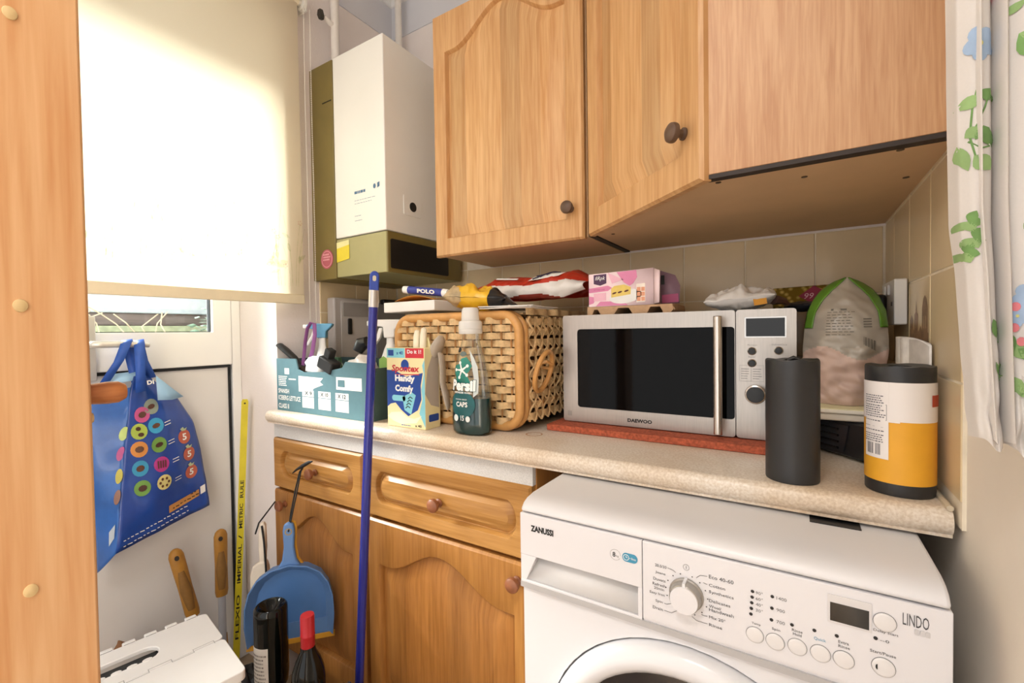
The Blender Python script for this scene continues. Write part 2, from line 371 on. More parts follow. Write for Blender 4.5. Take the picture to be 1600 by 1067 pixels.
MB().tube([(-2.75, -.12, 0), (-2.74, -.1, .6), (-2.75, -.1, 1.05)], .014, 7).build('stem', gw_m, sh)

# ---------------------------------------------------------------- roller blind
bl = thing('roller_blind', 'cream roller blind with faint printed meadow flowers, glowing with daylight', 'blind', (-1.575, -.88, 1.245))
BX = -1.578
bl_m = cloth('cream_blind_fabric', 'faf4e6', .74)
MB().box(BX - .0004, BX + .0004, -1.31, -.458, 1.26, 2.25).build('fabric', bl_m, bl)
MB().box(BX - .004, BX + .004, -1.31, -.457, 1.243, 1.274).build('hem_bar', mat('blind_hem', 'efe2c2', .7, var=.03), bl, bevel=.002)
MB().tube([(BX - .012, -1.33, 2.255), (BX - .012, -.452, 2.255)], .021, 20).build('roller_tube', mat('blind_roll_fabric', 'efe4c8', .7, var=.03), bl)
MB().tube([(BX - .012, -.452, 2.255), (BX - .012, -.440, 2.255), (BX - .012, -.438, 2.255), (BX - .012, -.428, 2.255)], [.013, .013, .024, .024], 20).box(XL, BX + .004, -.428, -.424, 2.228, 2.285).build('end_bracket', mat('blind_bracket_plastic', 'efece4', .35, var=.02), bl)
CH = mat('blind_chain', 'ece6dc', .4, var=.03)
for (yy, zb) in ((-.437, 1.19), (-.414, 1.18)):
    c = MB(); z = 2.24
    while z > zb: c.lathe([(0, -.0021), (.0019, -.001), (.0019, .001), (0, .0021)], Matrix.Translation((BX + .002, yy + .0008 * math.sin(z * 9), z)), 5); z -= .0062
    c.tube([(BX + .002, yy, 2.24), (BX + .002, yy, zb)], .0006, 4)
    o = c.build('bead_chain', CH, bl); o['kind'] = 'stuff'
Mb = frame((BX + .0006, 0, 0), (0, 1, 0), (0, 0, 1))
def leafp(x, y, l, w, a):
    pts = []
    for i in range(7): t = i / 6; pts.append((t * l, w * math.sin(PI * t)))
    for i in range(5, 0, -1): t = i / 6; pts.append((t * l, -w * math.sin(PI * t)))
    return [(x + p[0] * math.cos(a) - p[1] * math.sin(a), y + p[0] * math.sin(a) + p[1] * math.cos(a)) for p in pts]
def strokep(pts, w):
    L, R_ = [], []
    for i, p in enumerate(pts):
        a = pts[max(0, i - 1)]; b = pts[min(len(pts) - 1, i + 1)]; dx, dy = b[0] - a[0], b[1] - a[1]; l = math.hypot(dx, dy) or 1
        L.append((p[0] - dy / l * w, p[1] + dx / l * w)); R_.append((p[0] + dy / l * w, p[1] - dx / l * w))
    return L, R_
def stroke(mb, pts, w, M, h=0.0):
    L, R_ = strokep(pts, w)
    for i in range(len(pts) - 1): mb.flat([L[i], L[i + 1], R_[i + 1], R_[i]], M, h)
g1, g2 = MB(), MB(); rd = random.Random(11)
for k in range(70):
    y = -.475 - .8 * (k / 70) ** 1.05 + rd.uniform(-.012, .012); z = 1.30; hgt = rd.uniform(.06, .30); dx = rd.uniform(-.03, .03)
    stroke(g1, [(y + dx * (t / 6) ** 2, z + hgt * t / 6) for t in range(7)], .0009, Mb)
    if k % 3 == 0:
        for q in range(2): g1.flat(leafp(y + dx * .2, z + hgt * rd.uniform(.1, .7), .03, .006, rd.uniform(.3, 2.8)), Mb, .00003)
    if k % 3 == 1:
        for q in range(5): a = 2 * PI * q / 5; g2.flat(ell(y + dx + .006 * math.cos(a), z + hgt + .006 * math.sin(a), .0026, .0026, 6), Mb)
for k in range(9):
    y = -.55 - .085 * k; z = 1.33 + .09 * rd.random()
    for a in (.5, 1.7, 2.7): g1.flat(leafp(y, z, .045, .012, a), Mb)
o = g1.build('printed_grasses', tint('blind_print_green', 'c9d6b0'), bl); o = g2.build('printed_blossoms', tint('blind_print_red', 'e0a8a4'), bl); [x.__setitem__('kind', 'stuff') for x in bl.children if x.name.startswith('printed')]

# ---------------------------------------------------------------- boiler on the left wall
OLIVE = mat('olive_metal', '7a6b3a', .45, var=.06, scale=14)
OLIVE2 = mat('light_olive_metal', 'a8a273', .4, var=.05, scale=10)
ENAM = mat('white_enamel', 'efeeea', .35, var=.02, scale=5)
bo = thing('wall_boiler', 'white boxy wall boiler with olive green frame and black grille', 'boiler', (-1.6, -.2, 1.33))
MB().box(XL, -1.495, -.392, -.02, 1.328, 2.06).build('back_frame', OLIVE, bo, bevel=.003)
MB().box(-1.494, -1.252, -.39, -.03, 1.462, 2.062).build('white_case', ENAM, bo, bevel=.003)
MB().box(-1.494, -1.254, -.388, -.03, 1.332, 1.459).build('lower_body', OLIVE2, bo, bevel=.002)
MB().box(-1.254, -1.248, -.388, -.03, 1.332, 1.459).build('lower_front', OLIVE, bo, bevel=.002)
MB().prism(rrect(-.378, -.105, 1.345, 1.436, .006), frame((-1.2475, 0, 0), (0, 1, 0), (0, 0, 1)), 0, .002).build('black_grille', mat('boiler_grille_black', '0b0c0d', .5, var=.2), bo)
hp = MB().prism(rrect(-.315, -.235, 1.525, 1.588, .004), frame((-1.252, 0, 0), (0, 1, 0), (0, 0, 1)), 0, .0025).build('sight_plate', ENAM, bo)
MB().prism(ell(-.275, 1.555, .0155, .0155, 20), frame((-1.2494, 0, 0), (0, 1, 0), (0, 0, 1)), 0, .001).build('sight_hole', mat('sight_hole_black', '15181c', .3, var=.1), hp)
st = MB().prism(ell(-1.541, 1.398, .033, .033, 28), FR(0, -.3925, 0), 0, .001); so = st.build('round_sticker', mat('pink_sticker', 'b9606c', .55, var=.05), bo)
r_ = MB()
for k in range(28):
    a = 2 * PI * k / 28; b = 2 * PI * (k + 1) / 28
    r_.flat([(-1.541 + .028 * math.cos(a), 1.398 + .028 * math.sin(a)), (-1.541 + .028 * math.cos(b), 1.398 + .028 * math.sin(b)), (-1.541 + .026 * math.cos(b), 1.398 + .026 * math.sin(b)), (-1.541 + .026 * math.cos(a), 1.398 + .026 * math.sin(a))], FR(0, -.3937, 0))
bars(r_, FR(0, -.3937, 0), -1.561, -1.521, 1.392, 1.418, 3, seed=5, frac=.6); r_.build('sticker_print', mat('sticker_pink_print', 'e7a9ae', .6, var=.03), so)
MB().prism([(-1.492, 1.382), (-1.428, 1.39), (-1.428, 1.441), (-1.492, 1.437)], FR(0, -.3892, 0), 0, .0008).build('yellow_label', mat('yellow_label', 'e3cf3d', .6, var=.04), bo)
MB().prism([(-1.492, 1.428), (-1.428, 1.436), (-1.428, 1.452), (-1.492, 1.448)], FR(0, -.3892, 0), 0, .0011).build('label_strip', mat('pale_yellow_label', 'e8e2a8', .6, var=.04), bo)
bt = MB(); bars(bt, FR(0, -.3908, 0), -1.395, -1.322, 1.592, 1.604, 1, seed=2, frac=.7); bars(bt, FR(0, -.3908, 0), -1.395, -1.29, 1.557, 1.577, 2, seed=4, frac=.12)
bars(bt, FR(0, -.3908, 0), -1.395, -1.36, 1.50, 1.53, 2, seed=9, frac=.1); bt.flat(ell(-1.30, 1.604, .006, .008, 12), FR(0, -.3908, 0)); bt.flat([(-1.287, 1.596), (-1.277, 1.6), (-1.277, 1.614), (-1.287, 1.612)], FR(0, -.3908, 0))
bt.build('case_print', mat('boiler_blue_print', '51779a', .6, var=.05), bo)['kind'] = 'stuff'
MB().box(-1.548, -1.5, -.3935, -.3925, 1.925, 1.928).build('frame_slot', INK, bo)
PIPE = mat('painted_pipe', 'e9e3dc', .5, var=.03, scale=40, bump=.1)
pp = thing('gas_pipe', 'cream painted pipe with dark tap rising from the boiler frame', 'pipe', (-1.555, -.33, 2.06))
MB().tube([(-1.555, -.33, 2.045), (-1.555, -.33, 2.53)], .0145, 14).build('pipe_run', PIPE, pp)
MB().tube([(-1.555, -.33, 2.225), (-1.555, -.352, 2.225), (-1.555, -.372, 2.235)], [.010, .009, .007], 10).build('tap_body', PIPE, pp)
MB().prism([(0, 0), (.018, -.006), (.022, .008), (.012, .032), (-.006, .036), (-.012, .02)], frame((-1.57, -.378, 2.225), (1, -.2, 0), (0, 0, 1)), -.006, .006).build('tap_lever', mat('dark_tap', '2e2a20', .5, var=.1), pp, bevel=.002)
MB().tube([(-1.53, -.05, 2.062), (-1.53, -.05, 2.53)], .0135, 12).build('flue_pipe', PIPE)
tag(bpy.data.objects['flue_pipe'], 'cream painted pipe in the corner behind the boiler', 'pipe')

# ---------------------------------------------------------------- wooden cabinets
def door_loops(w, h, fw, fb, ft, arch, bulge):
    nb, ns, ntp = 8, 8, 28
    x0, x1, y0 = fw, w - fw, fb; ys = h - ft - arch
    def B(t):
        t = min(1, abs(t) / .86); return .5 * (1 + math.cos(PI * t)) ** 1.0
    def loop(d):
        xa, xb, ya = x0 + d, x1 - d, y0 + d; P = []
        def bx(v): return bulge * (1 - math.sin(PI * max(0, min(1, v))) ** .6) if bulge else 0
        for i in range(nb): P.append((xa + bx(0) + (xb - xa - 2 * bx(0)) * i / nb, ya))
        top = lambda t: ys - d + arch * B(t)
        for i in range(ns): v = i / ns; P.append((xb - bx(v), ya + (top(1) - ya) * v))
        for i in range(ntp): t = 1 - 2 * i / ntp; P.append(((xa + xb) / 2 + t * (xb - xa - 2 * bx(0)) / 2, top(t)))
        for i in range(ns): v = 1 - i / ns; P.append((xa + bx(v), ya + (top(-1) - ya) * v))
        return P
    def outer(d):
        P = []
        for i in range(nb): P.append((d + (w - 2 * d) * i / nb, d))
        for i in range(ns): P.append((w - d, d + (h - 2 * d) * i / ns))
        for i in range(ntp): P.append((w - d - (w - 2 * d) * i / ntp, h - d))
        for i in range(ns): P.append((d, h - d - (h - 2 * d) * i / ns))
        return P
    return loop, outer
def knob(M, m, parent, r=.0165):
    p = [(0, 0), (r * .62, 0), (r * .62, .003), (r * .42, .005), (r * .38, .012), (r * .55, .015), (r * .95, .018), (r, .022), (r * .93, .027), (r * .6, .031), (0, .0325)]
    return MB().lathe(p, M, 20).build('knob', m, parent)
def raised_front(name, w, h, M, root, wm, wp, fw=.055, fb=.055, ft=.05, arch=.0, bulge=0.0, slope=.030, t=.019, km=None, kpos=None):
    """solid timber front with routed frame and a raised panel; front looks along local -Y"""
    loop, outer = door_loops(w, h, fw, fb, ft, arch, bulge); mb = MB()
    def strip(dst, A, ya, Bq, yb):
        n = len(A); v = [(p[0], ya, p[1]) for p in A] + [(p[0], yb, p[1]) for p in Bq]
        dst.add(v, [(i, (i + 1) % n, n + (i + 1) % n, n + i) for i in range(n)])
    O0, O1, O2, L1 = outer(0), outer(0), outer(.005), loop(0)
    strip(mb, O0, t, O1, .006); strip(mb, O1, .006, O2, 0); strip(mb, O2, 0, L1, 0)
    strip(mb, L1, 0, loop(.003), .0015); strip(mb, loop(.003), .0015, loop(.007), .012); strip(mb, loop(.007), .012, loop(.007), t)
    strip(mb, loop(.007), t, O0, t)
    off = M.to_translation() * 0
    dr = mb.build(name, wm, root, M=M)
    pm = MB(); strip(pm, loop(.0072), .0135, loop(.010), .014); strip(pm, loop(.010), .014, loop(.010 + slope), .002); P = loop(.010 + slope)
    pm.add([(p[0], .002, p[1]) for p in P], [tuple(range(len(P)))]); strip(pm, loop(.0072), .0135, loop(.0072), t - .002)
    pm.build('raised_panel', wp, dr, M=Matrix.Identity(4))
    if km: k = MB(); knob_m = frame((kpos[0], 0, kpos[1]), (1, 0, 0), (0, 0, 1)); 
    if km:
        r = .0165; prof = [(0, 0), (r * .62, 0), (r * .62, .003), (r * .42, .005), (r * .38, .012), (r * .55, .015), (r * .95, .018), (r, .022), (r * .93, .027), (r * .6, .031), (0, .0325)]
        MB().lathe(prof, knob_m, 20).build('knob', km, dr, M=Matrix.Identity(4))
    return dr
OAKF = wood('oak_frame', 'bf8c57', 'd6aa78', 'z', 80, 0, .4, yd=.1)
OAKP = wood('oak_panel', 'bf8a54', 'd8ae7c', 'z', 70, .062, .38, off=3.1, yd=.1, sv=.16)
OAKL = wood('oak_laminate', 'bc8a60', 'd2a67c', 'z', 110, 0, .45, dist=2.5, off=7.7)
CARC = mat('carcass_laminate', 'd2b088', .6, var=.05, scale=9)
DKNOB = mat('dark_wood_knob', '5d4636', .45, var=.15, scale=60)
ZC = 1.378
c1 = thing('wall_cabinet', 'light oak wall cabinet with arched panel door beside the boiler', 'cabinet', (-.875, -.15, ZC))
MB().box(-1.122, -.628, -.292, -.001, ZC, 2.10).build('carcass', CARC, c1, bevel=.001)
Md = Matrix.Translation((-1.122 + .875, -.312 + .15, -.006))
raised_front('door', .492, .728, Md, c1, OAKF, OAKP, fw=.045, fb=.05, ft=.03, arch=.085, km=DKNOB, kpos=(.455, .078))
c2 = thing('corner_wall_cabinet', 'oak corner wall cabinet with diagonal door and flat end panel', 'cabinet', (-.3, -.3, ZC))
MB().prism([(-.001, -.001), (-.61, -.001), (-.61, -.29), (-.318, -.572), (-.001, -.572)], Matrix.Identity(4), ZC + .004, 2.10).build('carcass', CARC, c2)
MB().box(-.302, -.001, -.592, -.573, ZC + .006, 2.12).build('end_panel', OAKL, c2, bevel=.001)
MB().box(-.303, -.001, -.5925, -.574, ZC - .001, ZC + .0055).build('panel_edge', mat('dark_edge_strip', '30241d', .6, var=.1), c2)
dx = Vector((-.308 + .618, -.603 + .316, 0)); wl_ = dx.length; dx.normalize()
Mdd = frame((-.618 + .3, -.316 + .3, -.004), dx, (0, 0, 1)); Mdd = Matrix((dx, Vector((-dx.y, dx.x, 0)), Vector((0, 0, 1)))).transposed().to_4x4(); Mdd.translation = Vector((-.618 + .3, -.316 + .3, -.004))
raised_front('door', wl_, .728, Mdd, c2, OAKF, OAKP, fw=.05, fb=.055, ft=.03, arch=.085, km=DKNOB, kpos=(wl_ - .042, .09))
for (x, y) in ((-.29, -.55), (-.06, -.555), (-.03, -.40), (-.17, -.5), (-.57, -.27)): MB().lathe([(.0045, 0), (.0045, .0015), (0, .0018)], Matrix.Translation((x, y, ZC + .0045)) @ Matrix.Rotation(PI, 4, 'X'), 10).build('screw_cap', mat('screw_cap_dark', '4d3b2c', .5, var=.1), c2)
MB().box(-.627, -.612, -.285, -.002, ZC + .001, ZC + .02).build('gap_strip', mat('gap_strip_dark', '3f3830', .7, var=.1), c2)

# worktop
def_top = wood
WT = bpy.data.materials.new('speckled_laminate'); WT.use_nodes = True
nt = WT.node_tree; b_ = nt.nodes['Principled BSDF']; tc = nt.nodes.new('ShaderNodeTexCoord')
nA = nt.nodes.new('ShaderNodeTexNoise'); nA.inputs['Scale'].default_value = 240; nA.inputs['Detail'].default_value = 2
nB = nt.nodes.new('ShaderNodeTexNoise'); nB.inputs['Scale'].default_value = 5; nB.inputs['Detail'].default_value = 4
rA = nt.nodes.new('ShaderNodeValToRGB'); rA.color_ramp.elements[0].position = .35; rA.color_ramp.elements[1].position = .65
rA.color_ramp.elements[0].color = S('d6c6b2'); rA.color_ramp.elements[1].color = S('eadfd1')
rB = nt.nodes.new('ShaderNodeValToRGB'); rB.color_ramp.elements[0].position = .3; rB.color_ramp.elements[1].position = .6
rB.color_ramp.elements[0].color = S('efe0cc'); rB.color_ramp.elements[1].color = (1, 1, 1, 1)
mm = nt.nodes.new('ShaderNodeMix'); mm.data_type = 'RGBA'; mm.blend_type = 'MULTIPLY'; mm.inputs[0].default_value = 1
for n_ in (nA, nB): nt.links.new(tc.outputs['Object'], n_.inputs['Vector'])
nt.links.new(nA.outputs['Fac'], rA.inputs[0]); nt.links.new(nB.outputs['Fac'], rB.inputs[0]); nt.links.new(rA.outputs[0], mm.inputs[6]); nt.links.new(rB.outputs[0], mm.inputs[7]); nt.links.new(mm.outputs[2], b_.inputs['Base Color'])
b_.inputs['Roughness'].default_value = .33
prof = [(-.002, .862), (-.572, .862)] + [(-.564 - .016 * math.sin(a) , .882 - .018 * math.cos(a)) for a in [PI * k / 12 for k in range(2, 13)]] + [(-.002, .90)]
wt = MB().prism([(-p[0], p[1]) for p in prof], frame((0, 0, 0), (0, -1, 0), (0, 0, 1)), 0, 1)
wt = MB(); n = len(prof); vv = [(-1.612, y, z) for y, z in prof] + [(-.009, y, z) for y, z in prof]
wt.add(vv, [tuple(range(n)), tuple(range(n, 2 * n))[::-1]] + [(i, (i + 1) % n, n + (i + 1) % n, n + i) for i in range(n)])
wto = tag(wt.build('worktop', WT, loc=(-.8, -.3, .862)), 'beige speckled laminate worktop with rounded front edge', 'worktop')
MB().tube([(-.012, -.575, .902), (-.013, -.45, .902), (-.0125, -.30, .902), (-.012, -.02, .902)], .004, 6).build('sealant_bead', mat('old_sealant', 'cdbfa6', .6, var=.15, scale=60), wto)
rg = MB()
for k in range(24):
    a = 2 * PI * k / 24; b = 2 * PI * (k + 1) / 24; c = (-.70, -.455)
    rg.flat([(c[0] + .020 * math.cos(a), c[1] + .020 * math.sin(a)), (c[0] + .020 * math.cos(b), c[1] + .020 * math.sin(b)), (c[0] + .017 * math.cos(b), c[1] + .017 * math.sin(b)), (c[0] + .017 * math.cos(a), c[1] + .017 * math.sin(a))], Matrix.Translation((0, 0, .9003)))
rg.build('ring_stain', mat('ring_stain', 'c08f62', .5, var=.1), wto)

# base cabinets
AMBF = wood('amber_frame', '96622b', 'b07a3e', 'z', 80, 0, .36, off=1.7, yd=.1)
AMBP = wood('amber_panel', '8c5926', 'aa7238', 'z', 70, .07, .36, off=5.2, yd=.1)
AMBH = wood('amber_drawer', 'a06e32', 'ba884a', 'x', 80, 0, .36, off=9.2, yd=.1)
KN = mat('brown_wood_knob', '8a5436', .4, var=.15, scale=60)
FIL = mat('speckled_filler', 'cfcdca', .6, var=.14, scale=420)
def base_cab(x0, x1, label, drawer, doorx, kd, kdr):
    r = thing('base_cabinet', label, 'cabinet', ((x0 + x1) / 2, -.28, 0))
    MB().box(x0, x1, -.538, -.01, .12, .86).build('carcass', wood('amber_side', '9a662f', 'ad7638', 'z', 60, 0, .4), r)
    MB().box(x0 + .01, x1 - .01, -.49, -.47, 0, .12).build('plinth', AMBF, r)
    MB().box(x0 + .002, x1 - .002, -.552, -.5385, .815, .859).build('filler_strip', FIL, r)
    o = r.location
    (a, b, z0, z1) = drawer
    raised_front('drawer_front', b - a, z1 - z0, Matrix.Translation((a - o.x, -.559 - o.y, z0)), r, AMBH, AMBH, fw=.034, fb=.035, ft=.034, arch=0, bulge=.022, slope=.014, km=KN, kpos=kdr)
    (a, b, z0, z1) = doorx
    raised_front('door', b - a, z1 - z0, Matrix.Translation((a - o.x, -.559 - o.y, z0)), r, AMBF, AMBP, fw=.042, fb=.055, ft=.045, arch=.07, km=KN, kpos=kd)
    return r
base_cab(-1.612, -1.178, 'narrow amber base cabinet hung with a blue dustpan', (-1.608, -1.182, .654, .812), (-1.608, -1.182, .14, .646), (.062, .468), (.22, .078))
base_cab(-1.174, -.648, 'amber base cabinet beside the washing machine', (-1.165, -.652, .654, .815), (-1.165, -.652, .14, .646), (.478, .468), (.26, .08))
# ================================================================ washing machine
WMW = mat('appliance_white', 'e4e4e7', .28, var=.012, scale=4, coat=.2)
WML = mat('lid_white', 'e2e1e3', .33, var=.012, scale=4)
wm = thing('washing_machine', 'white front-loading washing machine under the worktop', 'washing machine', (-.31, -.4, 0))
X0, X1, YF = -.578, -.040, -.72
MB().box(X0 + .002, X1 - .002, -.70, -.12, .02, .80).build('body', WMW, wm, bevel=.006)
ft = MB()
for x in (X0 + .05, X1 - .05):
    for y in (-.65, -.17): ft.lathe([(.018, 0), (.018, .012), (.01, .014), (.01, .022)], Matrix.Translation((x, y, 0)), 12)
ft.build('feet', BLACK, wm)
# front panel with the porthole opening
pc, pr = (-.309, .475), .222
fp = MB(); N_ = 48; outl = []
for k in range(N_):
    a = 2 * PI * k / N_; c, s = math.cos(a), math.sin(a)
    t = min(((X1 - .002 - pc[0]) / c) if c > 1e-6 else ((X0 + .002 - pc[0]) / c if c < -1e-6 else 9), ((.708 - pc[1]) / s) if s > 1e-6 else ((.06 - pc[1]) / s if s < -1e-6 else 9))
    outl.append((pc[0] + t * c, pc[1] + t * s))
inn = ell(pc[0], pc[1], pr, pr, N_)
vv = [(p[0], -.716, p[1]) for p in outl] + [(p[0], -.716, p[1]) for p in inn] + [(p[0], -.703, p[1]) for p in inn] + [(p[0], -.703, p[1]) for p in outl]
fs = []
for k in range(N_):
    n = (k + 1) % N_
    for q in range(3): fs.append((q * N_ + k, q * N_ + n, (q + 1) * N_ + n, (q + 1) * N_ + k))
    fs.append((3 * N_ + k, 3 * N_ + n, n, k))
# square corners
for (cx, cz) in ((X1 - .002, .708), (X0 + .002, .708)): pass
fp.add(vv, fs); fp.box(X0 + .002, X1 - .002, -.7155, -.704, .06, .25); fp.build('front_panel', WMW, wm)
cn = MB()
for (sx, xe) in ((1, X1 - .002), (-1, X0 + .002)):
    ks = [p for p in outl if abs(p[0] - xe) < 1e-6 and p[1] > pc[1]]; zk = max(p[1] for p in ks); kt = [p for p in outl if abs(p[1] - .708) < 1e-6]; xk = max((p[0] for p in kt), key=lambda v: sx * v)
    cn.prism([(xe, zk), (xe, .708), (xk, .708)], FR(0, -.703, 0), 0, .013)
cn.build('panel_corner', WMW, wm)
# porthole: fat white ring and dark bowl glass
ringp = [(.219, .0), (.219, .012), (.212, .022), (.200, .027), (.190, .026), (.181, .018), (.176, .004)]
Mr = frame((pc[0], -.712, pc[1]), (1, 0, 0), (0, 0, 1))
pd = MB().lathe([(r, h) for r, h in ringp] , Mr, 64); pd.f = [f for f in pd.f if len(f) == 4]; pd.mi = [0] * len(pd.f)
pdo = pd.build('porthole_ring', WMW, wm)
MB().lathe([(.178, .006), (.14, .012), (.08, .018), (0, .020)], Mr, 48).build('porthole_glass', mat('dark_porthole', '17171c', .08, var=.2, scale=20, coat=.4), pdo)
# fascia with detergent drawer and control panel
fz0, fz1 = .711, .834
FAS = mat('fascia_white', 'e6e5e8', .35, var=.01, scale=4)
ext = lambda M, prof, x0, x1, mb: mb.add([(x0, p[0], p[1]) for p in prof] + [(x1, p[0], p[1]) for p in prof], [tuple(range(len(prof))), tuple(range(len(prof), 2 * len(prof)))[::-1]] + [(i, (i + 1) % len(prof), len(prof) + (i + 1) % len(prof), len(prof) + i) for i in range(len(prof))])
cp = MB(); ext(None, [(-.700, fz0), (-.716, fz0), (-.722, fz0 + .010), (YF - .002, fz0 + .014), (YF - .002, fz1), (-.700, fz1)], -.3705, X1, cp)
cpo = cp.build('control_panel', FAS, wm, bevel=.0012)
dr = MB()
ext(None, [(-.700, .764), (YF - .002, .764), (YF - .002, fz1), (-.700, fz1)], X0, -.3715, dr)
ext(None, [(-.700, fz0), (-.716, fz0), (-.722, fz0 + .006), (-.722, fz0 + .010), (-.700, fz0 + .013)], X0, -.3715, dr)
dr.prism([(X0, fz0 + .004), (X0 + .008, fz0 + .004), (X0 + .030, .764), (X0, .764)], FR(0, -.700, 0), 0, .0215)
dr.prism([(-.3715, fz0 + .004), (-.3715, .764), (-.378, .764), (-.378, fz0 + .004)], FR(0, -.700, 0), 0, .0215)
dro = dr.build('detergent_drawer', FAS, wm, bevel=.001)
MB().add([(X0 + .008, -.7015, .764), (-.377, -.7015, .764), (-.377, -.719, .722), (X0 + .008, -.719, .722)], [(0, 1, 2, 3)]).build('drawer_grip', mat('grip_shade', 'dcdbdb', .35, var=.02), dro, solid=.001)
MB().box(X0, X1, -.7225, -.717, fz0 - .003, fz0 + .006).build('fascia_lip', mat('fascia_grey_lip', 'b9b7b7', .4, var=.02), wm)
lid = MB(); ext(None, [(-.13, .838), (-.712, .836), (-.7215, .836), (-.7205, .842), (-.712, .850), (-.70, .8545), (-.68, .857), (-.64, .8572), (-.13, .8572)], X0 + .001, X1 - .001, lid)
lid.build('top_lid', WML, wm, bevel=.005, seg=3)
MB().box(X0 + .004, X1 - .004, -.70, -.15, .80, .8355).build('upper_body', WMW, wm)
YP = YF - .0024
DK = mat('fascia_dark_print', '3c3c40', .5, var=.05)
def ptxt(s, x, z, w, h, m=DK, **k): return text('lettering', s, FR(x, YP, z), w, h, m, cpo, **k)
text('lettering', 'ZANUSSI', FR(-.557, YP, .8065), .042, .0105, INK, dro, bold=.045)
text('lettering', '8', FR(-.4155, YP, .800), .0045, .0075, DK, dro, bold=.02); text('lettering', 'kg', FR(-.4100, YP, .800), .004, .004, GREYP, dro)
cr = MB()
for k in range(22):
    a, b = 2 * PI * k / 24, 2 * PI * (k + 1) / 24; f = lambda r, t: (-.4112 + r * math.cos(t), .8035 + r * math.sin(t)); cr.flat([f(.0082, a), f(.0082, b), f(.0078, b), f(.0078, a)], FR(0, YP, 0))
cr.build('weight_ring', GREYP, dro)
pl = MB().prism(rrect(-.4005, -.3775, .7975, .8105, .0062), FR(0, YP, 0), 0, .0004).build('blue_badge', mat('badge_blue', '3f95b8', .4, var=.03), dro)
bb = MB()
for k in range(16):
    a, b = 2 * PI * k / 16, 2 * PI * (k + 1) / 16; f = lambda r, t: (-.3945 + r * math.cos(t), .804 + r * math.sin(t)); bb.flat([f(.0045, a), f(.0045, b), f(.0037, b), f(.0037, a)], FR(0, YP - .0006, 0))
stroke(bb, [(-.3945, .804), (-.3945, .8066)], .0004, FR(0, YP - .0006, 0)); stroke(bb, [(-.3945, .804), (-.3925, .804)], .0004, FR(0, YP - .0006, 0))
bb.build('badge_clock', WPRINT, pl)
text('lettering', '+ 8max', FR(-.3893, YP - .0006, .8022), .0098, .0034, WPRINT, pl)
# programme dial
dial = MB().lathe([(.0225, 0), (.0225, .003), (.0205, .004), (.0195, .016), (.0175, .018)], frame((-.310, YP, .774), (1, 0, 0), (0, 0, 1)), 36).build('programme_dial', mat('dial_silver', 'a7a29c', .3, .5, var=.03), cpo)
MB().lathe([(.0182, .0175), (.0178, .0195), (0, .0198)], frame((-.310, YP, .774), (1, 0, 0), (0, 0, 1)), 36).build('dial_cap', FAS, dial)
MB().box(-.3118, -.3082, YP - .0185, YP - .001, .7915, .7975).build('dial_mark', WMW, dial)
labs = [('Eco 40-60', -.281, .8045, .030, .0050), ('Cotton', -.281, .7935, .020, .0040), ('Synthetics', -.281, .7835, .030, .0050), ('Delicates', -.281, .7725, .026, .0040), ('Wool/', -.281, .7650, .015, .0038), ('Handwash', -.281, .7600, .030, .0044), ('Mix 20°', -.281, .7500, .020, .0042), ('Rinse', -.281, .7395, .016, .0040),
        ('20.0/30', -.3525, .8020, .016, .0040), ('Jeans', -.3520, .7915, .014, .0042), ('Duvets', -.3550, .7820, .017, .0042), ('Refresh', -.3560, .7745, .018, .0042), ('20min', -.3540, .7690, .014, .0040), ('Easy Iron', -.3600, .7605, .021, .0046), ('Spin', -.3520, .7500, .010, .0046), ('Drain', -.3560, .7400, .014, .0042)]
for s, x, z, w, h in labs: ptxt(s, x, z, w, h)
dt = MB()
for k in range(15):
    a = PI / 2 - 2 * PI * (k + .7) / 15.4; dt.flat(ell(-.310 + .0275 * math.cos(a), .774 + .0275 * math.sin(a), .0009, .0009, 8), FR(0, YP - .0003, 0))
for (pts) in ([(-.297, .8005), (-.292, .8055), (-.283, .8065)], [(-.288, .7965), (-.283, .7955)], [(-.291, .7520), (-.287, .7515), (-.283, .7520)], [(-.303, .7455), (-.297, .7415), (-.283, .7415)], [(-.324, .8005), (-.328, .803), (-.335, .804)], [(-.331, .7545), (-.336, .752), (-.340, .752)], [(-.322, .7475), (-.330, .7415), (-.340, .742)]): stroke(dt, pts, .00028, FR(0, YP - .0003, 0))
for k in range(18):
    a, b = 2 * PI * k / 18, 2 * PI * (k + 1) / 18; f = lambda r, t: (-.310 + r * math.cos(t), .8115 + r * math.sin(t)); dt.flat([f(.0042, a), f(.0042, b), f(.0038, b), f(.0038, a)], FR(0, YP - .0003, 0))
stroke(dt, [(-.310, .8095), (-.310, .8135)], .0003, FR(0, YP - .0003, 0)); dt.build('dial_scale', DK, cpo)
LED = mat('led_dark', '1c1c20', .3, var=.1)
for (x, z) in ((-.229, .802), (-.2295, .7945), (-.230, .787), (-.2305, .7795), (-.231, .772), (-.207, .802), (-.2075, .787), (-.208, .772), (-.186, .773), (-.163, .774), (-.141, .775), (-.105, .785)):
    MB().lathe([(.0021, 0), (.0019, .0005), (0, .0006)], frame((x, YP, z), (1, 0, 0), (0, 0, 1)), 12).build('indicator_light', LED, cpo)
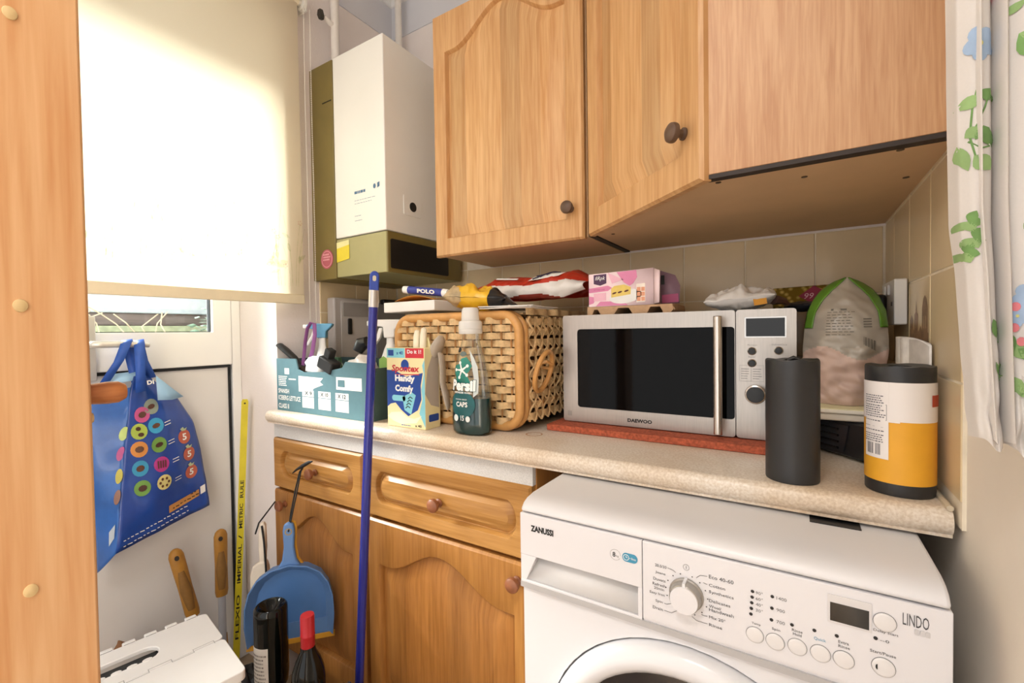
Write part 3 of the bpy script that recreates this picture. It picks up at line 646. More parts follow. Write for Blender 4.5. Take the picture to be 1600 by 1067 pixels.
for s, x, z, w, h in (('90°', -.2255, .7997, .008, .0040), ('60°', -.2255, .7922, .008, .0040), ('40°', -.2255, .7847, .008, .0040), ('30°', -.2255, .7772, .008, .0040), ('1400', -.2025, .7998, .011, .0040), ('900', -.2025, .7848, .009, .0040), ('700', -.2025, .7698, .009, .0040), ('Temp', -.230, .7590, .010, .0036), ('Spin', -.2075, .7590, .009, .0040), ('Rinse', -.186, .7655, .011, .0034), ('Hold', -.185, .7610, .009, .0034), ('Extra', -.1395, .7675, .010, .0034), ('Rinse', -.1395, .7625, .011, .0034), ('Delay Start', -.107, .7925, .022, .0036), ('Start/Pause', -.110, .7680, .023, .0034)): ptxt(s, x, z, w, h, GREYP if z > .769 and x < -.2 else DK)
ptxt('Quick', -.1635, .7625, .012, .0042, mat('quick_blue', '3f95b8', .5, var=.03)); ptxt('--0', -.101, .7830, .008, .0032, DK)
for (x, z, r) in ((-.2265, .7465, .0098), (-.204, .7455, .0100), (-.1805, .7475, .0098), (-.157, .7480, .0100), (-.1345, .7490, .0100), (-.097, .8060, .0102), (-.098, .7540, .0105)):
    MB().lathe([(r, 0), (r, .0010), (r * .94, .0016), (r * .8, .0018), (0, .0020)], frame((x, YP, z), (1, 0, 0), (0, 0, 1)), 24).build('push_button', mat('button_white', 'e6e4e4', .3, var=.01), cpo)
    g = MB()
    for k in range(24):
        a, b = 2 * PI * k / 24, 2 * PI * (k + 1) / 24; f = lambda q, t: (x + q * math.cos(t), z + q * math.sin(t)); g.flat([f(r * 1.06, a), f(r * 1.06, b), f(r, b), f(r, a)], FR(0, YP - .0001, 0))
    g.build('button_gap', GREYP, cpo)
MB().flat(ell(-.1035, .754, .0018, .0032, 10, PI / 2, 1.5 * PI), FR(0, YP - .0024, 0)).build('start_mark', INK, cpo)
dw = MB().prism([(-.150, .790), (-.1085, .790), (-.1085, .8235), (-.150, .8235)], FR(0, YP, 0), 0, .0008).build('display_window', mat('display_bezel', 'dcdadb', .2, var=.01), cpo)
MB().prism([(-.1475, .7925), (-.111, .7925), (-.111, .8145), (-.1475, .8145)], FR(0, YP, 0), .0008, .0011).build('display_screen', mat('black_display', '0b0c0e', .12, var=.1), dw)
ptxt('LINDO', -.0815, .809, .022, .0135, mat('lindo_print', '4a4a4e', .5, var=.05))
ib = MB()
for k in range(3): ib.prism(rrect(-.0715 + k * .0045, -.0675 + k * .0045, .801, .807, .001), FR(0, YP, 0), .0001, .0003)
ib.build('faint_marks', mat('faint_grey_print', 'cfcdce', .5, var=.02), cpo)
MB().box(-.165, -.105, -.590, -.54, .8573, .8585).build('black_tag', BLACK, wm); bpy.data.objects['black_tag'].name = 'black_strip'

# ================================================================ microwave on its red board
rb = tag(MB().box(-.695, -.175, -.402, -.02, .9006, .9155).build('chipboard_sheet', mat('red_chipboard', 'b0583c', .85, var=.35, scale=170, bump=.6, bscale=260), bevel=.0015, loc=(-.435, -.2, .9)), 'rust-red chipboard sheet under the microwave', 'board')
BR = mat('brushed_steel', 'b7b0a9', .34, .85, var=.06, scale=24, bump=.05, stretch=(30, 1, 1), bscale=60)
mw = thing('microwave_oven', 'stainless steel microwave with black glass door and vertical bar handle', 'microwave', (-.43, -.2, .9155))
MZ0, MZ1, MY = .918, 1.178, -.35
MB().box(-.668, -.186, -.325, -.03, MZ0 + .003, MZ1 - .004).build('case', mat('microwave_case_grey', '8d8a88', .35, .6, var=.04), mw, bevel=.004)
MB().box(-.64, -.60, -.31, -.27, .9155, .922).box(-.25, -.21, -.31, -.27, .9155, .922).box(-.64, -.60, -.09, -.05, .9155, .922).box(-.25, -.21, -.09, -.05, .9155, .922).build('feet', BLACK, mw)
dm = MB(); o4 = rrect(-.6735, -.2868, MZ0, MZ1, .006, 4); i4 = rrect(-.635, -.2878, .954, 1.144, .007, 4); i4 = [(min(p[0], -.2878), p[1]) for p in i4]; n = len(o4)
dm.add([(p[0], MY, p[1]) for p in o4] + [(p[0], MY, p[1]) for p in i4] + [(p[0], MY + .004, p[1]) for p in i4] + [(p[0], -.326, p[1]) for p in o4], [f for k in range(n) for f in ((k, (k + 1) % n, n + (k + 1) % n, n + k), (n + k, n + (k + 1) % n, 2 * n + (k + 1) % n, 2 * n + k), (k, 3 * n + k, 3 * n + (k + 1) % n, (k + 1) % n))])
dmo = dm.build('door', BR, mw)
MB().prism([(p[0], p[1]) for p in rrect(-.6355, -.288, .9535, 1.1445, .007, 4)], FR(0, MY + .0065, 0), 0, .004).build('door_glass', mat('black_oven_glass', '060607', .06, var=.1, spec=.12), dmo)
hb = MB().tube([(-.3155, MY - .030, .926), (-.3155, MY - .030, 1.166)], .0085, 18)
ho = hb.build('bar_handle', mat('handle_steel', 'd8d2cc', .22, .9, var=.02), dmo, bevel=.0015)
MB().tube([(-.3155, MY - .028, 1.140), (-.3155, MY, 1.140)], .005, 10).tube([(-.3155, MY - .028, .952), (-.3155, MY, .952)], .005, 10).build('handle_post', STEEL, dmo)
text('lettering', 'DAEWOO', FR(-.5115, MY - .0002, .9285), .056, .0085, INK, dmo, bold=.045)
MB().box(-.6625, -.652, MY - .0006, MY, .931, .943).build('small_sticker', mat('grey_sticker', 'a39d96', .5, var=.05), dmo)
cpn = MB().prism(rrect(-.2852, -.181, MZ0, MZ1, .006, 4), FR(0, -.326, 0), 0, .024).build('control_panel', BR, mw)
YM = MY - .0002
mb_ = MB().prism([(-.2695, 1.1215), (-.1975, 1.1215), (-.1975, 1.1625), (-.2695, 1.1625)], FR(0, YM, 0), 0, .0008).build('display_bezel', STEEL, cpn)
MB().prism([(-.267, 1.124), (-.200, 1.124), (-.200, 1.160), (-.267, 1.160)], FR(0, YM, 0), .0008, .0012).build('display_screen', mat('black_oven_display', '060607', .1, var=.1), mb_)
for (x, z) in ((-.2565, 1.0945), (-.2105, 1.0960), (-.2565, 1.0705)):
    k = MB().lathe([(.0082, 0), (.0080, .003), (.0066, .004), (.0063, .002)], frame((x, YM, z), (1, 0, 0), (0, 0, 1)), 22).build('button_ring', STEEL, cpn)
    MB().lathe([(.0064, .001), (.0060, .0045), (0, .0052)], frame((x, YM, z), (1, 0, 0), (0, 0, 1)), 22).build('button', BLACK, k)
k = MB().lathe([(.0192, 0), (.0192, .010), (.0180, .013), (.0158, .014), (.0155, .010)], frame((-.250, YM, 1.009), (1, 0, 0), (0, 0, 1)), 32).build('selector_knob', STEEL, cpn)
MB().lathe([(.0156, .009), (.0150, .0145), (0, .0152)], frame((-.250, YM, 1.009), (1, 0, 0), (0, 0, 1)), 32).build('knob_face', BLACK, k)
for s, x, z, w in (('Microwave', -.2645, 1.1052, .017), ('Defrost/Clock', -.222, 1.1060, .026), ('Power', -.2625, 1.0815, .012)): text('lettering', s, FR(x, YM, z), w, .003, GREYP, cpn)
bx = MB(); M0 = FR(0, YM - .0001, 0)
for q in ([(-.279, 1.034), (-.279, 1.066), (-.236, 1.066), (-.236, 1.034), (-.279, 1.034)], [(-.258, 1.034), (-.258, 1.060)]): stroke(bx, q, .00025, M0)
bars(bx, M0, -.276, -.261, 1.037, 1.061, 5, seed=3, frac=.3); bars(bx, M0, -.255, -.239, 1.037, 1.061, 5, seed=8, frac=.3); bx.build('menu_table', GREYP, cpn)
# ================================================================ things on the worktop
# ---- wicker hamper lying on its side
hamp = thing('wicker_hamper', 'woven wicker hamper with cane rim and ring handle beside the microwave', 'basket', (-.93, -.28, .90))
CANE = mat('honey_cane', 'd09a5a', .42, var=.12, scale=40)
STRIP = mat('pale_wicker', 'dfbd8b', .7, var=.16, scale=90, bump=.7, bscale=300)
STK = mat('wicker_stake', 'b98752', .7, var=.15, scale=60)
hx0, hx1, hz0, hz1, hyf, hyb = -1.142, -.722, .902, 1.192, -.462, -.070
MB().box(hx0 + .02, hx1 - .02, hyf + .02, hyb - .02, hz0 + .02, hz1 - .02).build('lining', mat('hamper_inside', '6b4a2c', .9, var=.15), hamp)
def rim(y, r, ins, name='rim'):
    pts = [(p[0], y, p[1]) for p in rrect(hx0 + ins, hx1 - ins, hz0 + ins, hz1 - ins, .045, 8)]
    return MB().tube(pts, r, 10, closed=True).build(name, CANE, hamp)
rim(hyf, .0115, .011); rim(hyf + .022, .008, .008); rim(hyb, .0115, .011)
def strip_mb(P, length, phase, h, amp, pitch, th=.0022, jag=.0, seed=0):
    """one flat splint bending over and under the stakes; P(s, off, v) gives the point"""
    mb = MB(); n = max(8, int(length / pitch * 6)); rows = []
    for i in range(n + 1):
        s = length * i / n; o = amp * math.sin(PI * s / pitch + phase); j = jag * nz((s * 40, seed, 0), 1)
        o = amp * 1.15 * (1 if o > 0 else -1) * abs(o / amp) ** .55
        rows.append([P(s, o - th, j - h), P(s, o - th, j + h), P(s, o + th, j + h), P(s, o + th, j - h)])
    vs = [p for r in rows for p in r]; fs = [(0, 1, 2, 3), tuple(4 * n + q for q in (3, 2, 1, 0))]
    for i in range(n):
        for q in range(4): fs.append((4 * i + q, 4 * i + (q + 1) % 4, 4 * i + 4 + (q + 1) % 4, 4 * i + 4 + q))
    return mb.add(vs, fs)
pitch = .0285; nr = 14; rh = (hz1 - hz0 - .03) / nr
for k in range(nr):
    z = hz0 + .015 + rh * (k + .5); d = min(z - hz0, hz1 - z); ins = .016 + (max(0, .045 - d) ** 2) * 14
    a, b = hx0 + ins, hx1 - ins
    strip_mb(lambda s, o, v: (a + s, hyf - .001 - o, z + v), b - a, PI * k + (a - hx0) / pitch * PI, rh * .44, .0065, pitch, seed=k, jag=.0016).build('weave_strip', STRIP, hamp)
nst = int((hx1 - hx0 - .03) / pitch)
for k in range(nst + 1):
    x = hx0 + .016 + pitch * (k + .0); 
    MB().tube([(x, hyf, hz0 + .02), (x, hyf, hz1 - .02)], .0022, 5).build('stake', STK, hamp)
# open criss-cross side with the ring handle
pit2 = .034
for k in range(11):
    z = hz0 + .02 + .0255 * (k + .5)
    strip_mb(lambda s, o, v: (hx1 - .008 + o, hyf + .03 + s, z + v), hyb - hyf - .05, PI * k, .0085, .006, pit2, seed=20 + k, jag=.003).build('weave_strip', STRIP, hamp)
for k in range(11):
    y = hyf + .035 + pit2 * k
    MB().tube([(hx1 - .006, y, hz0 + .02), (hx1 - .006, y, hz1 - .015)], .0034, 5).build('stake', STK, hamp)
for k in range(10):
    y = hyf + .03 + pit2 * k
    for sgn in (1, -1):
        c = MB(); pts = []
        for q in range(24): t = q / 23; pts.append((hx1 - .001 + .003 * math.cos(q * PI / 2 * sgn), y + pit2 * .5 * (1 + sgn * math.sin(q * PI / 4)), hz0 + .02 + .255 * t))
        c.tube(pts, .003, 5, flatten=.6).build('cross_cane', STRIP, hamp)
for k in range(9):      # lid face under the things on top
    y = hyf + .05 + .04 * k
    strip_mb(lambda s, o, v: (hx0 + .02 + s, y + v, hz1 - .012 + o), hx1 - hx0 - .04, PI * k, .017, .004, .03, seed=50 + k).build('weave_strip', STRIP, hamp)
    if k < 9: strip_mb(lambda s, o, v: (hx0 + .010 - o, hyf + .03 + s, hz0 + .03 + .03 * k + v), .35, PI * k, .012, .005, .034, seed=70 + k).build('weave_strip', STRIP, hamp)
rp = [(-.700 + .014 * math.sin(2 * PI * i / 28), -.405 + .037 * math.cos(2 * PI * i / 28), 1.043 + .048 * math.sin(2 * PI * i / 28)) for i in range(28)]
MB().tube(rp, .0062, 9, closed=True).build('ring_handle', CANE, hamp)
MB().tube([(-.722, -.392, 1.060), (-.700, -.385, 1.066), (-.692, -.375, 1.058), (-.70, -.37, 1.048), (-.722, -.372, 1.05)], .0042, 7).build('handle_loop', CANE, hamp)

# ---- cardboard vegetable box with cleaning things
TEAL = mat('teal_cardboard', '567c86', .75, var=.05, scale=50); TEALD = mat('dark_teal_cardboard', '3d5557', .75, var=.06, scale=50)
KRAFT = mat('kraft_inside', '9a7b58', .85, var=.08)
vb = thing('lettuce_box', 'teal cardboard vegetable box full of cleaning things', 'box', (-1.38, -.4, .90))
bx0, bx1, byf, byb = -1.600, -1.158, -.545, -.36
t_ = .004
front = [(bx0, .9005), (bx1, .9005), (bx1, 1.048), (bx1 - .012, 1.060), (bx1 - .10, 1.062), (bx1 - .115, 1.045), (bx1 - .20, 1.030), (bx1 - .30, 1.026), (bx0 + .115, 1.034), (bx0 + .105, 1.066), (bx0, 1.066)]
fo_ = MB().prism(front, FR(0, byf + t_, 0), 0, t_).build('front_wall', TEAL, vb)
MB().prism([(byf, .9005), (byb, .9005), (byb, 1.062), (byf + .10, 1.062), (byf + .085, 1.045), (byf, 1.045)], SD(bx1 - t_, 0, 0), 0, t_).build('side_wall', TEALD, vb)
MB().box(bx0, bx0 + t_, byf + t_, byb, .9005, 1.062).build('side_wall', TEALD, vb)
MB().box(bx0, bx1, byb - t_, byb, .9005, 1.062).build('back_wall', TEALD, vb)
MB().box(bx0 + t_, bx1 - t_, byf + t_, byb - t_, .9005, .904).build('base', KRAFT, vb)
Mf = FR(0, byf - .0001, 0)
def quad(mb, x0, x1, z0, z1, M, h=0): mb.flat([(x0, z0), (x1, z0), (x1, z1), (x0, z1)], M, h); return mb
pr_ = MB(); quad(pr_, -1.556, -1.532, 1.017, 1.036, Mf)
for x in (-1.465, -1.385, -1.305):
    for (zz0, zz1) in ((.918, .951), (.953, .972)): quad(pr_, x, x + .058, zz0, zz1, Mf)
quad(pr_, -1.300, -1.190, .982, 1.018, Mf, .0001)
bars(pr_, Mf, -1.59, -1.535, .978, 1.012, 6, seed=12, frac=.55); bars(pr_, Mf, -1.535, -1.49, .998, 1.006, 1, seed=12, frac=.55)
pr_.flat([(-1.482, 1.014), (-1.36, 1.012), (-1.375, 1.000), (-1.36, .992), (-1.385, .985), (-1.405, .979), (-1.42, .967), (-1.482, .966)], Mf, .0002)
pr_.build('white_print', WPRINT, fo_)
text('lettering', 'SPANISH', FR(-1.592, byf - .0003, .956), .058, .014, WPRINT, fo_, bold=.02); text('lettering', 'ICEBERG LETTUCE', FR(-1.592, byf - .0003, .934), .118, .015, WPRINT, fo_, bold=.02); text('lettering', 'CLASS II', FR(-1.592, byf - .0003, .908), .056, .015, WPRINT, fo_, bold=.02)
for s, x in (('X 9', -1.452), ('X 10', -1.374), ('X 12', -1.295)): text('lettering', s, FR(x, byf - .0003, .957), .036, .012, mat('teal_print', '263c42', .7, var=.03), fo_, bold=.02)
tp = MB(); quad(tp, -1.293, -1.262, .990, 1.010, Mf, .0003); bars(tp, Mf, -1.25, -1.195, .988, 1.012, 4, seed=2, frac=.3); tp.build('teal_print', TEAL, fo_)
def trigger_head(M, root, hm, lever):
    """spray trigger: shroud, nozzle, lever"""
    sh = MB().prism([(-.012, 0), (.012, 0), (.013, .018), (.030, .034), (.030, .040), (-.032, .040), (-.040, .036), (-.040, .027), (-.014, .024)], M, -.011, .011)
    o = sh.build('trigger_head', hm, root, bevel=.003)
    MB().prism([(-.016, .022), (-.024, .022), (-.030, .004), (-.043, -.018), (-.038, -.022), (-.022, .000)], M, -.006, .006).build('trigger_lever', lever, o, bevel=.002)
    MB().prism([(-.040, .026), (-.050, .027), (-.050, .037), (-.040, .038)], M, -.007, .007).build('nozzle', lever, o, bevel=.002)
    return o
def bottle(name, label, cat, loc, prof, bm, sx=1.0, sy=.6, ang=0.0, group=None):
    r = thing(name, label, cat, loc, group)
    M = Matrix.Translation(loc) @ Matrix.Rotation(ang, 4, 'Z')
    MB().lathe(prof, M, 24, sx=sx, sy=sy).build('bottle', bm, r)
    return r, M
SPW = mat('white_bottle_plastic', 'f0efec', .3, var=.015); SPB = mat('blue_trigger_plastic', '6fb3dc', .35, var=.03)
sb_, M_ = bottle('spray_bottle', 'white spray bottle with pale blue trigger in the teal box', 'spray bottle', (-1.478, -.462, .9045), [(.034, 0), (.036, .006), (.036, .10), (.033, .14), (.022, .175), (.014, .20), (.013, .228)], SPW)
trigger_head(frame((-1.478, -.462, 1.130), (.80, .60, 0), (0, 0, 1)) @ Matrix.Scale(1.15, 4), sb_, SPB, SPW)
gs_, M_ = bottle('green_bottle', 'green bottle behind the blue-headed spray in the teal box', 'bottle', (-1.535, -.42, .9045), [(.032, 0), (.034, .005), (.034, .12), (.024, .17), (.013, .20), (.013, .225)], mat('green_bottle_plastic', '3c7a4c', .25, var=.06))
MB().lathe([(.016, 0), (.016, .028), (.012, .034), (0, .034)], Matrix.Translation((-1.535, -.42, 1.126)), 16).build('cap', mat('grey_cap', 'b3b1ab', .4, var=.03), gs_)
ws_, M_ = bottle('spray_bottle', 'all white spray bottle between the broom pole and the hamper', 'spray bottle', (-1.204, -.425, .9045), [(.036, 0), (.040, .006), (.041, .13), (.037, .165), (.026, .19), (.017, .205), (.015, .235)], SPW, sx=.85, sy=.62)
trigger_head(frame((-1.204, -.425, 1.128), (.85, .5, 0), (0, 0, 1)) @ Matrix.Scale(1.35, 4), ws_, SPW, SPW)
MB().prism([(-.028, .085), (.012, .090), (.020, .11), (-.010, .125), (-.028, .115)], FR(-1.196, -.452, .9045 + .045), 0, .0012).build('green_label', mat('spray_green_label', '8fb65a', .5, var=.1), ws_)
# purple strap looped over the blue sprayer
pu = MB().tube([(-1.508, -.515, 1.03), (-1.497, -.516, 1.07), (-1.490, -.514, 1.12), (-1.484, -.510, 1.160), (-1.474, -.504, 1.178), (-1.462, -.500, 1.174), (-1.458, -.502, 1.14), (-1.466, -.506, 1.09), (-1.482, -.512, 1.04)], .0062, 8, flatten=.3)
tag(pu.build('purple_strap', mat('purple_rubber', '8a4f8c', .5, var=.08), loc=(-1.48, -.47, 1.03)), 'purple rubber strap looped over the blue spray trigger', 'strap')
bh = thing('black_brush', 'black handled brush sticking out left of the teal box', 'brush', (-1.55, -.50, .92))
MB().tube([(-1.500, -.520, 1.035), (-1.545, -.522, 1.070), (-1.585, -.525, 1.094), (-1.612, -.526, 1.108)], [.011, .014, .015, .0135], 10, flatten=.55).build('handle', BLACK, bh)
MB().tube([(-1.50, -.520, 1.037), (-1.475, -.520, 1.0), (-1.46, -.522, .93)], [.010, .012, .014], 8).build('brush_head', mat('dark_bristle', '3a2c22', .9, var=.2), bh)
sc_ = MB().box(-.030, .030, -.018, .018, -.018, .018, frame((-1.345, -.535, 1.052), (.9, .1, -.42), (.1, 1, 0)))
so_ = thing('black_scrubber', 'black block shaped scrubber resting on the box edge', 'scrubber', (-1.345, -.52, 1.03)); sc_.build('block', mat('black_rubber', '222223', .75, var=.12), so_, bevel=.004)
MB().box(-.012, .012, -.012, .012, .015, .045, frame((-1.358, -.53, 1.056), (.9, .1, -.42), (.1, 1, 0))).build('neck', mat('black_rubber', '222223'), so_, bevel=.003)
def cloth_lump(name, label, cat, c, r, m, seed, sq=(1, 1, 1), amp=.35, group=None, top=True, n=26):
    def fn(u, v):
        a = 2 * PI * u; e = -PI / 2 + PI * v; d = Vector((math.cos(a) * math.cos(e), math.sin(a) * math.cos(e), math.sin(e)))
        k = 1 + amp * nz(d, 1.6, seed) + amp * .5 * nz(d, 4.2, seed + 3)
        return Vector(c) + Vector((d.x * r * sq[0], d.y * r * sq[1], d.z * r * sq[2])) * k
    return tag(MB().grid(fn, n, n // 2, cu=True).build(name, m, loc=(c[0], c[1], c[2] - r * sq[2])), label, cat, group)
cloth_lump('white_cloth', 'crumpled white cloth hanging over the front of the teal box', 'cloth', (-1.425, -.515, 1.042), .042, mat('white_cotton', 'efeeec', .85, var=.03, bump=.3), 3, (1.35, .5, .8), .28)
cloth_lump('pale_bag', 'pale crumpled plastic bag at the back of the teal box', 'plastic bag', (-1.325, -.43, 1.03), .045, mat('pale_film', 'd9cfc6', .4, var=.05), 15, (1.5, .8, .9), .3)
bk, M_ = bottle('dark_green_bottle', 'dark green bottle leaning behind the black scrubber', 'bottle', (-1.385, -.475, .9045), [(.03, 0), (.032, .005), (.032, .11), (.016, .15), (.014, .165)], mat('dark_green_plastic', '274b2c', .25, var=.1))
MB().tube([(-1.355, -.425, 1.085), (-1.345, -.415, 1.11), (-1.325, -.41, 1.115)], [.016, .022, .018], 10).build('x', BLACK).name = 'scouring_brush'
tag(bpy.data.objects['scouring_brush'], 'round black bristle head among the things at the back of the teal box', 'brush')
# grey plastic case against the left wall
cs = thing('plastic_case', 'clear grey plastic case leaning on the tiles behind the teal box', 'case', (-1.57, -.2, .90))
CLG = mat('cloudy_grey_plastic', 'b9b2ae', .3, var=.05, scale=14); CLG2 = mat('cloudy_grey_panel', 'c9c4c1', .28, var=.05, scale=14)
MB().box(-1.606, -1.565, -.352, -.17, .9005, 1.272).build('case_body', CLG, cs, bevel=.006)
MB().prism(rrect(-.325, -.178, .93, 1.262, .008), SD(-1.5645, 0, 0), 0, .004).build('case_door', CLG2, cs)
MB().prism(rrect(-.318, -.186, 1.205, 1.255, .004), SD(-1.560, 0, 0), 0, .0015).build('upper_panel', mat('grey_panel', '9f9a98', .3, var=.04), cs)
MB().prism(rrect(-.300, -.284, 1.140, 1.198, .005), SD(-1.560, 0, 0), 0, .006).build('black_latch', BLACK, cs, bevel=.001)
MB().box(-1.606, -1.56, -.165, -.015, .9005, 1.262).build('grey_panel_board', mat('slate_grey_plastic', '8a8a8c', .4, var=.05), bevel=.003)
tag(bpy.data.objects['grey_panel_board'], 'slate grey plastic panel standing in the corner under the boiler', 'panel')
MB().box(-1.558, -1.535, -.15, -.05, 1.255, 1.274).build('black_bar', BLACK, bevel=.004); tag(bpy.data.objects['black_bar'], 'short black bar resting on the slate grey panel', 'bar')

# ---- glove box
gb = thing('glove_box', 'yellow and blue carton of rubber gloves standing on the worktop', 'box', (-1.01, -.5, .90))
CRM = mat('glove_box_cream', 'eee0ac', .55, var=.02); NAVY = mat('glove_box_blue', '1d4698', .5, var=.03); CYAN = mat('glove_box_cyan', '86cbd8', .5, var=.03); REDP = mat('glove_box_red', 'c8303c', .5, var=.03); GLV = mat('glove_grey', 'b9ad9f', .6, var=.05); GLW = mat('glove_cream', 'efe6cf', .6, var=.04)
gx0, gx1, gyf, gyb, gz = -1.088, -.955, -.547, -.492, 1.103
gbo = MB().box(gx0, gx1, gyf, gyb, .9005, gz).build('carton', CRM, gb, bevel=.001)
G = FR(0, gyf - .0001, 0)
b1 = MB().flat([(gx0, .950), (gx0 + .012, .958), (gx0 + .03, .962), (gx0 + .05, .945), (gx0 + .075, .930), (gx1 - .025, .948), (gx1 - .012, .975), (gx1 - .014, 1.01), (gx1 - .006, 1.042), (gx0 + .07, 1.030), (gx0 + .03, 1.045), (gx0, 1.046)], G); b1.build('blue_panel', NAVY, gbo)
MB().flat([(gx1 - .020, .940), (gx1, .905), (gx1, 1.075), (gx1 - .008, 1.06), (gx1 - .003, 1.04), (gx1 - .012, 1.00), (gx1 - .009, .975)], G, .0001).flat([(gx0 + .001, 1.078), (gx0 + .066, 1.078), (gx0 + .066, 1.1025), (gx0 + .001, 1.1025)], G, .0001).flat(rrect(gx0 + .018, gx0 + .066, .967, .982, .007), G, .0002).flat([(gx0 + .055, .978), (gx0 + .088, .992), (gx0 + .102, .985), (gx0 + .085, .935), (gx0 + .062, .945)], G, .0002).build('cyan_panel', CYAN, gbo)
MB().flat([(gx0 + .068, 1.078), (gx1 - .002, 1.078), (gx1 - .002, 1.1025), (gx0 + .068, 1.1025)], G, .0001).build('red_panel', REDP, gbo)
MB().flat([(gx0, .925), (gx0 + .014, .936), (gx0 + .05, .940), (gx0 + .070, .928), (gx0 + .095, .925), (gx1 - .012, .935), (gx1 - .03, .915), (gx0 + .05, .908), (gx0 + .02, .915)], G, .0002).build('glove_picture', GLW, gbo)
stp = MB()
for k in range(4): stroke(stp, [(gx0 + .066 + .003 * k, .950 + .008 * k), (gx0 + .074 + .003 * k, .956 + .008 * k), (gx0 + .082 + .003 * k, .952 + .008 * k)], .0013, G, .0004)
stp.build('glove_stripes', INK, gbo)
sm = MB().flat(ell(gx0 + .066, 1.060, .014, .014, 18), G, .0002); sm.build('round_emblem', NAVY, gbo)
text('lettering', 'Spontex', FR(gx0 + .018, gyf - .0004, 1.038), .098, .022, REDP, gbo, shear=.15, bold=.03)
MB().flat([(gx0 + .030, 1.033), (gx1 - .018, 1.036), (gx1 - .018, 1.0385), (gx0 + .030, 1.0355)], G, .0003).build('underline', REDP, gbo)
text('lettering', 'Handy', FR(gx0 + .030, gyf - .0004, 1.013), .070, .022, WPRINT, gbo, bold=.05); text('lettering', 'Comfy', FR(gx0 + .030, gyf - .0004, .987), .064, .022, WPRINT, gbo, bold=.05)
text('lettering', 'x 40', FR(gx0 + .036, gyf - .0004, 1.086), .024, .009, NAVY, gbo, bold=.02); text('lettering', 'Do it 1!', FR(gx0 + .075, gyf - .0004, 1.089), .048, .010, WPRINT, gbo, bold=.03)
text('lettering', 'x 40', FR(gx1 - .035, gyf - .0004, .905), .022, .007, INK, gbo, bold=.02)
gp = MB(); bars(gp, G, gx0 + .023, gx0 + .060, .969, .980, 2, seed=4, frac=.4); bars(gp, G, gx0 + .05, gx1 - .04, .904, .909, 1, seed=6, frac=.4); quad(gp, gx0 + .006, gx0 + .026, 1.083, 1.098, G, .0002); gp.build('small_print', NAVY, gbo)
Gs = SD(gx1 + .0001, 0, 0)
MB().flat([(gyf, .99), (gyf + .010, 1.05), (gyf + .03, 1.09), (gyb - .004, 1.10), (gyb - .004, .95), (gyf + .02, .96)], Gs, .0001).build('glove_side_print', GLV, gbo); MB().flat(rrect(gyf + .012, gyb - .006, .918, .936, .004), Gs, .0002).build('side_badge', NAVY, gbo)
MB().prism([(gx0 + .055, gz), (gx0 + .118, gz), (gx0 + .108, gz + .026), (gx0 + .060, gz + .026)], FR(0, gyb - .012, 0), 0, .0012).build('open_flap', CRM, gbo)
for (x, h_) in ((gx0 + .075, .046), (gx0 + .098, .052)): MB().tube([(x, -.515, gz - .02), (x + .001, -.513, gz + h_ * .6), (x + .002, -.511, gz + h_ * .93), (x + .002, -.511, gz + h_)], [.009, .009, .0075, .003], 12).build('glove_finger', GLW, gb)
MB().tube([(gx1 - .014, -.503, gz - .03), (gx1 + .002, -.502, gz + .002), (gx1 + .012, -.501, gz + .020), (gx1 + .014, -.501, gz + .030)], [.022, .024, .019, .008], 12, flatten=.5).build('glove_thumb', GLV, gb)
gl = MB().tube([(gx1 + .014, -.508, gz - .012), (gx1 + .018, -.506, gz - .02), (gx1 + .022, -.505, 1.05), (gx1 + .020, -.504, 1.015), (gx1 + .030, -.504, .985), (gx1 + .036, -.504, .96), (gx1 + .036, -.504, .948)], [.010, .018, .019, .018, .021, .017, .008], 12, flatten=.35).build('hanging_glove', GLV, gb)

# ---- detergent bottle
pb = thing('detergent_bottle', 'clear laundry detergent bottle half full of dark green liquid', 'bottle', (-.836, -.515, .90))
PM = Matrix.Translation((-.836, -.515, .9005))
prof_b = [(.0, 0), (.046, 0), (.052, .005), (.0545, .03), (.0535, .075), (.050, .11), (.046, .14), (.0405, .170), (.033, .195), (.0265, .214), (.0235, .226), (.0230, .240)]
MB().lathe(prof_b, PM, 32, sy=.56).build('bottle_shell', clear('clear_plastic', 'fbfdfc', .10, .05), pb)
MB().lathe([(0, .002), (.0445, .002), (.0505, .007), (.0530, .03), (.0520, .075), (.0515, .086), (0, .086)], PM, 32, sy=.54).build('liquid', mat('dark_green_liquid', '0d3a3c', .1, var=.08, coat=.3), pb)
CAPM = mat('frosted_cap', 'ecebe8', .2, var=.02, alpha=.72)
cpp = MB().lathe([(.0265, .236), (.0280, .238), (.0280, .246), (.0272, .247), (.0280, .248), (.0280, .262), (.0262, .266), (.0215, .268), (.0200, .292), (.0175, .298), (0, .298)], PM, 30).build('cap', CAPM, pb)
def on_bottle(x, z):
    # front surface of the bottle at height z, offset x from its axis
    zz = z - .9005; r = .05
    for (r0, z0), (r1, z1) in zip(prof_b[1:], prof_b[2:]):
        if z0 <= zz <= z1: r = r0 + (r1 - r0) * (zz - z0) / max(1e-6, z1 - z0)
    c = max(0.0, 1 - (x / r) ** 2); return Vector((-.836 + x, -.515 - .56 * r * math.sqrt(c) - .0012, z))
def patch(poly, h=0.0):
    mb = MB(); cx = sum(p[0] for p in poly) / len(poly); cz = sum(p[1] for p in poly) / len(poly)
    n = len(poly); R_ = 5; vs = []
    for k in range(R_ + 1):
        t = k / R_
        for p in poly:
            v = on_bottle(cx + (p[0] - cx) * t, cz + (p[1] - cz) * t); v.y -= h; vs.append(v)
    fs = [(k * n + i, k * n + (i + 1) % n, (k + 1) * n + (i + 1) % n, (k + 1) * n + i) for k in range(R_) for i in range(n)]
    return mb.add(vs, fs)
